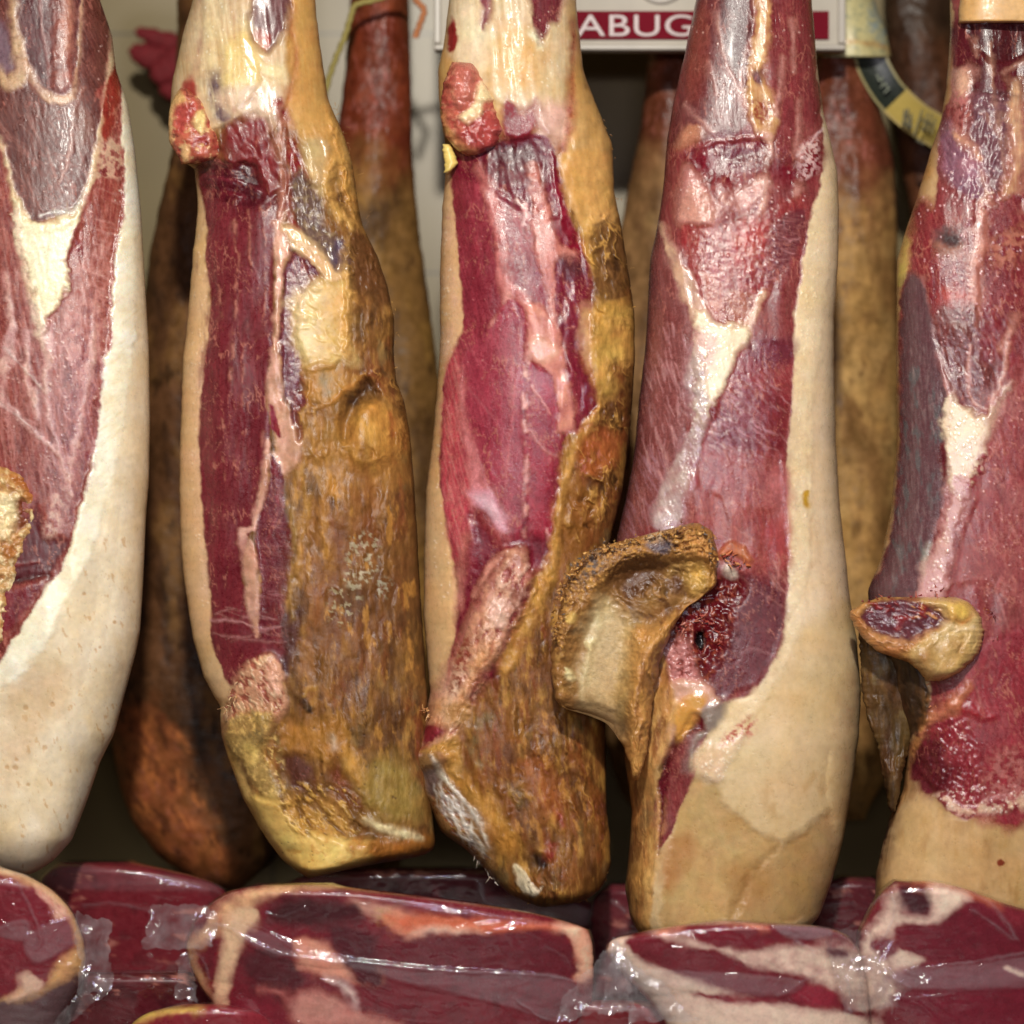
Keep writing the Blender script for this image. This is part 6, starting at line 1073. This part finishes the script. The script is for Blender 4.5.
pack('small dark pack glimpsed behind the peach fat ham bottom', "P:612,884 594,895 590,920 592,1000", "P:650,884 690,895 700,920 700,1000", 884, 1004, .14, 28, 28, meatD((104, 34, 44), (76, 24, 34)), film_paint(77, [("s:30,150,16 60,170,12", 2, .3)], []), step=2, seed=77)
pack('small crinkled dark pack between the two right hams', "P:840,877 822,884 812,900 815,1000", "P:870,877 895,886 915,900 920,1000", 877, 1004, .10, 28, 28, meatD((92, 30, 38), (64, 20, 28)), film_paint(78, [("s:560,110,14 590,115,12", 2, .3), ("s:540,160,14 600,150,8", 2, .25)], []), step=2, seed=78)
# lower packs at the bottom border
pack('dark red pack in shadow at the bottom left under the others', "P:70,972 40,980 30,1000 28,1075", "P:190,972 212,980 220,1000 222,1075", 972, 1078, -.06, 26, 30, meatD((86, 16, 26), (62, 12, 20)), film_paint(79, [("q:370,405,6 430,420,6 500,415,5", 1.5, .2)], []), step=2, seed=79)
pack('pack with a yellow fat edge at the bottom border under the long pack', "P:185,1004 150,1010 130,1024 118,1078", "P:225,1004 262,1010 285,1030 290,1078", 1004, 1080, -.12, 26, 30, lambda X, Y: (lambda s: (s.line("q:380,560,16 430,530,24 500,515,24 600,508,10", (206, 158, 70), soft=3), s)[1])(Skin(X, Y, (128, 26, 40), .35, .1, 20, 80)), film_paint(80, [], []), step=1.6, seed=80)
pack('red pack below the bag end at the bottom border between long and right packs', "P:560,1000 520,1006 500,1030 498,1078", "P:640,1000 700,1010 730,1030 735,1078", 1000, 1080, -.10, 24, 30, meatD((122, 24, 34), (96, 18, 28)), film_paint(81, [("P:560,1004,4 620,1006,4 690,1012,3", 1, .2)], []), step=2, seed=81)
# front packs
pack('round ended pack with a crimped bag end at the left border', "P:-55,866 -80,880 -95,930 -95,1000 -90,1060", "P:-5,866 25,874 50,888 66,903 74,915 84,940 86,960 80,985 66,1010 50,1060", 866, 1062, -.13, 30, 40, meatA,
     film_paint(82, [("q:45,120,16 80,180,20 110,250,24 125,300,20 110,330,14", 3, .16), ("q:0,270,10 60,250,16 90,260,10", 1.5, .14), ("q:180,370,24 210,380,30 240,330,14", 3, .12), ("q:0,495,8 80,470,8 180,400,8", 1.5, .1), ("q:150,300,8 200,240,8", 1.2, .1)], [("q:70,290 110,270 240,220 260,300 200,330 120,375 80,350", .10, 2), ("q:0,260 80,240 80,300 0,290", .12, 1)]),
     flaps=[("q:225,212 330,250 345,460 240,475", -.135, .34, 90), ("q:240,470 335,455 190,560 150,560", -.14, .2, 91)], seed=82, captop=22, cap=8)
pack('long pack with glossy folds across it in the bottom centre', "P:262,885 235,888 215,900 195,920 186,945 190,965 200,985 215,1005 235,1060", "P:330,885 400,893 470,902 540,914 588,928 593,945 594,975 592,1010 585,1060", 885, 1062, -.14, 28, 40, meatB,
     film_paint(83, [("q:640,250,10 700,270,24 780,320,30 860,345,26 1024,370,20 r:160,365,18 300,380,18 450,395,18 720,405,14 830,425,8", 2.6, .3), ("r:60,420,14 130,440,18 170,490,12", 2.5, .2), ("q:700,230,8 800,270,10 900,340,8", 1.6, .14), ("r:0,135,10 200,170,10 420,215,10 640,235,8 850,270,8", 1.5, .14), ("r:180,525,8 300,540,8 420,552,6", 1.5, .12), ("q:560,320,12 610,360,12 630,420,10", 2, .16), ("r:650,480,12 720,530,14 770,550,10", 2, .3), ("r:560,285,12 640,270,10 730,300,8", 2.2, .1), ("r:740,320,14 790,350,14 820,385,8", 2.4, .1), ("q:800,220,14 850,230,14 920,200,10", 2.4, .1), ("q:780,420,10 830,420,14", 2, .1)],
                [("r:0,335 300,375 560,395 830,425 770,545 620,500 350,440 150,385 0,370", .10, 2.2), ("q:700,240 800,280 1024,350 1024,380 860,360 720,300", .09, 1.5)]),
     flaps=[("q:445,195 650,205 640,320 435,335", -.165, .34, 92), ("q:540,330 580,350 590,490 525,485", -.15, .22, 93), ("r:830,420 960,300 1000,510 760,545", -.17, .34, 94)], seed=83, captop=12, cap=8)
pack('large pack with two meaty lobes pinched together at the bottom right', "P:720,921 690,922 650,930 612,938 606,950 620,970 650,1000 690,1060", "P:725,921 790,922 825,925 846,934 858,950 866,980 874,1060", 921, 1062, -.15, 30, 40, meatC,
     film_paint(84, [("s:300,190,14 400,195,12 530,200,14 570,215,18", 2.5, .16), ("s:470,245,14 510,265,14 515,290,10", 2.5, .25), ("s:580,310,16 600,350,20 605,380,12", 3, .3), ("s:660,290,10 635,330,14 628,360,10", 2.5, .25), ("s:670,280,14 690,310,16 720,340,18 750,355,14", 3, .3), ("s:685,310,10 686,350,14 684,380,10", 2.5, .3), ("s:700,360,8 706,420,10", 2, .2), ("s:530,320,8 480,350,10 430,378,8", 2, .2), ("s:750,310,8 850,300,10 960,285,12 1040,270,12", 2, .25), ("s:560,290,8 620,280,12 660,240,10 690,180,10", 2.5, .2), ("s:600,405,16 606,415,14", 2.5, .4)],
                [("s:100,315 300,320 490,340 430,378 250,365 130,345", .10, 1.8), ("s:720,320 900,300 1100,280 1100,350 760,362", .10, 1.8), ("s:420,205 530,200 560,230 470,240", .18, 1.5)]),
     flaps=[("s:35,235 80,300 75,410 0,420", -.175, .36, 95), ("s:60,290 160,350 240,440 70,440", -.18, .4, 96)], seed=84, captop=10, cap=8)
# the raised right lobe of the same bag
G = relief("P:895,881 885,888 876,900 868,915 860,932 858,950 862,980 872,1060", "P:930,881 965,888 1000,902 1035,912 1075,925 1090,960 1095,1060", 881, 1062, -.14, [(881, 28), (1062, 32)], 40, meatC, step=1.2, p=2.2, cap=8, captop=14, lean=.24, seed=85, fin=False)
lob = [o for o in COL.objects if o.get('label', '').startswith('large pack')][0]
k_ = G['skin'].c; fm = sstep(.16, .34, k_[:, 1] / k_[:, 0])[:, None]; G['skin'].c = k_ * (1 + fm * (np.array((1.18, 1.5, 1.75)) - 1)) * 1.18
single(G, 'ham_piece', PACKMEAT, lob)
G = relief("P:893,879 883,886 873,899 865,914 857,931 855,950 859,980 869,1062", "P:932,879 967,886 1002,900 1037,910 1078,924 1093,960 1098,1062", 879, 1064, -.14, [(879, 30), (1064, 34)], 42, film_paint(86, [("s:705,130,14 712,170,14 690,230,16 660,260,14", 3, .25), ("s:860,110,10 940,150,12 990,210,14 1010,240,12", 2.5, .2), ("s:900,170,8 960,210,10 1000,240,10", 2, .2), ("s:620,200,12 660,150,12 700,125,10", 2.5, .2), ("s:670,280,14 690,310,16 720,340,18 750,355,14", 3, .3), ("s:685,310,10 686,350,14 684,380,10", 2.5, .3), ("s:700,360,8 706,420,10", 2, .2), ("s:750,310,8 850,300,10 960,285,12 1040,270,12", 2, .25), ("s:660,290,10 690,250,12 720,240,8", 2.5, .2), ("s:720,370,8 760,380,10 860,370,8", 2, .2)], [("s:720,320 900,300 1100,280 1100,350 760,362", .1, 1.8)]), step=1.2, p=2.2, cap=8, captop=14, lean=.24, seed=86, fin=False)
single(G, 'plastic_film', M_FILM, lob)

flap(lob, "s:545,225 650,215 720,400 590,420", -.186, .16, 97); flap(lob, "s:600,300 700,250 800,330 700,400", -.19, .12, 98)
# ------------------------------------------------------------------ camera, light, render
cam = bpy.data.cameras.new('camera'); co = bpy.data.objects.new('camera', cam); COL.objects.link(co)
co.location = (0, -D, ZC); co.rotation_euler = (math.radians(90), 0, 0); cam.sensor_width = 36; cam.lens = 36 * D / 1.024; cam.clip_end = 50; cam.clip_start = .05
cam.dof.use_dof = True; cam.dof.focus_distance = D - .06; cam.dof.aperture_fstop = 2.0
sc.camera = co
wd = bpy.data.worlds.new('World'); sc.world = wd; wd.use_nodes = True; bg = wd.node_tree.nodes['Background']
bg.inputs['Color'].default_value = (1.0, .88, .68, 1); bg.inputs['Strength'].default_value = .045
def lamp(name, loc, target, power, size, color, spot=None):
    l = bpy.data.lights.new(name, 'AREA'); l.energy = power; l.size = size; l.color = color; l.shape = 'DISK'
    if spot: l.spread = spot
    o = bpy.data.objects.new(name, l); COL.objects.link(o); o.location = loc
    o.rotation_euler = (Vector(target) - Vector(loc)).to_track_quat('-Z', 'Y').to_euler(); return o
lamp('counter_lamp', (-.02, -2.2, ZC + 1.2), (.0, 0, ZC - .2), 58, .12, (1.0, .955, .86))
tl = lamp('front_fill_strip', (-.1, -2.9, ZC + .16), (0, 0, ZC - .1), 13, 1.0, (1.0, .955, .88)); tl.data.shape = 'RECTANGLE'; tl.data.size_y = .06  # added frontal fill, shaped as a strip for long glints on the film
lamp('counter_lamp', (-.8, -2.3, ZC + 1.0), (-.1, 0, ZC - .1), 5, .12, (1.0, .955, .88))
cl = lamp('bluish_fill_strip', (0.1, -1.5, ZC + .3), (0, -.15, ZC - .5), 4.2, .9, (.66, .62, 1.0)); cl.data.shape = 'RECTANGLE'; cl.data.size_y = .1  # bluish strip out of view, placed for the violet reflections on the film
sc.view_settings.view_transform = 'Standard'; sc.view_settings.look = 'None'; sc.view_settings.exposure = 0; sc.view_settings.gamma = 1
sc.cycles.use_denoising = True; sc.cycles.max_bounces = 8; sc.cycles.transparent_max_bounces = 16; sc.cycles.caustics_reflective = False; sc.cycles.caustics_refractive = False
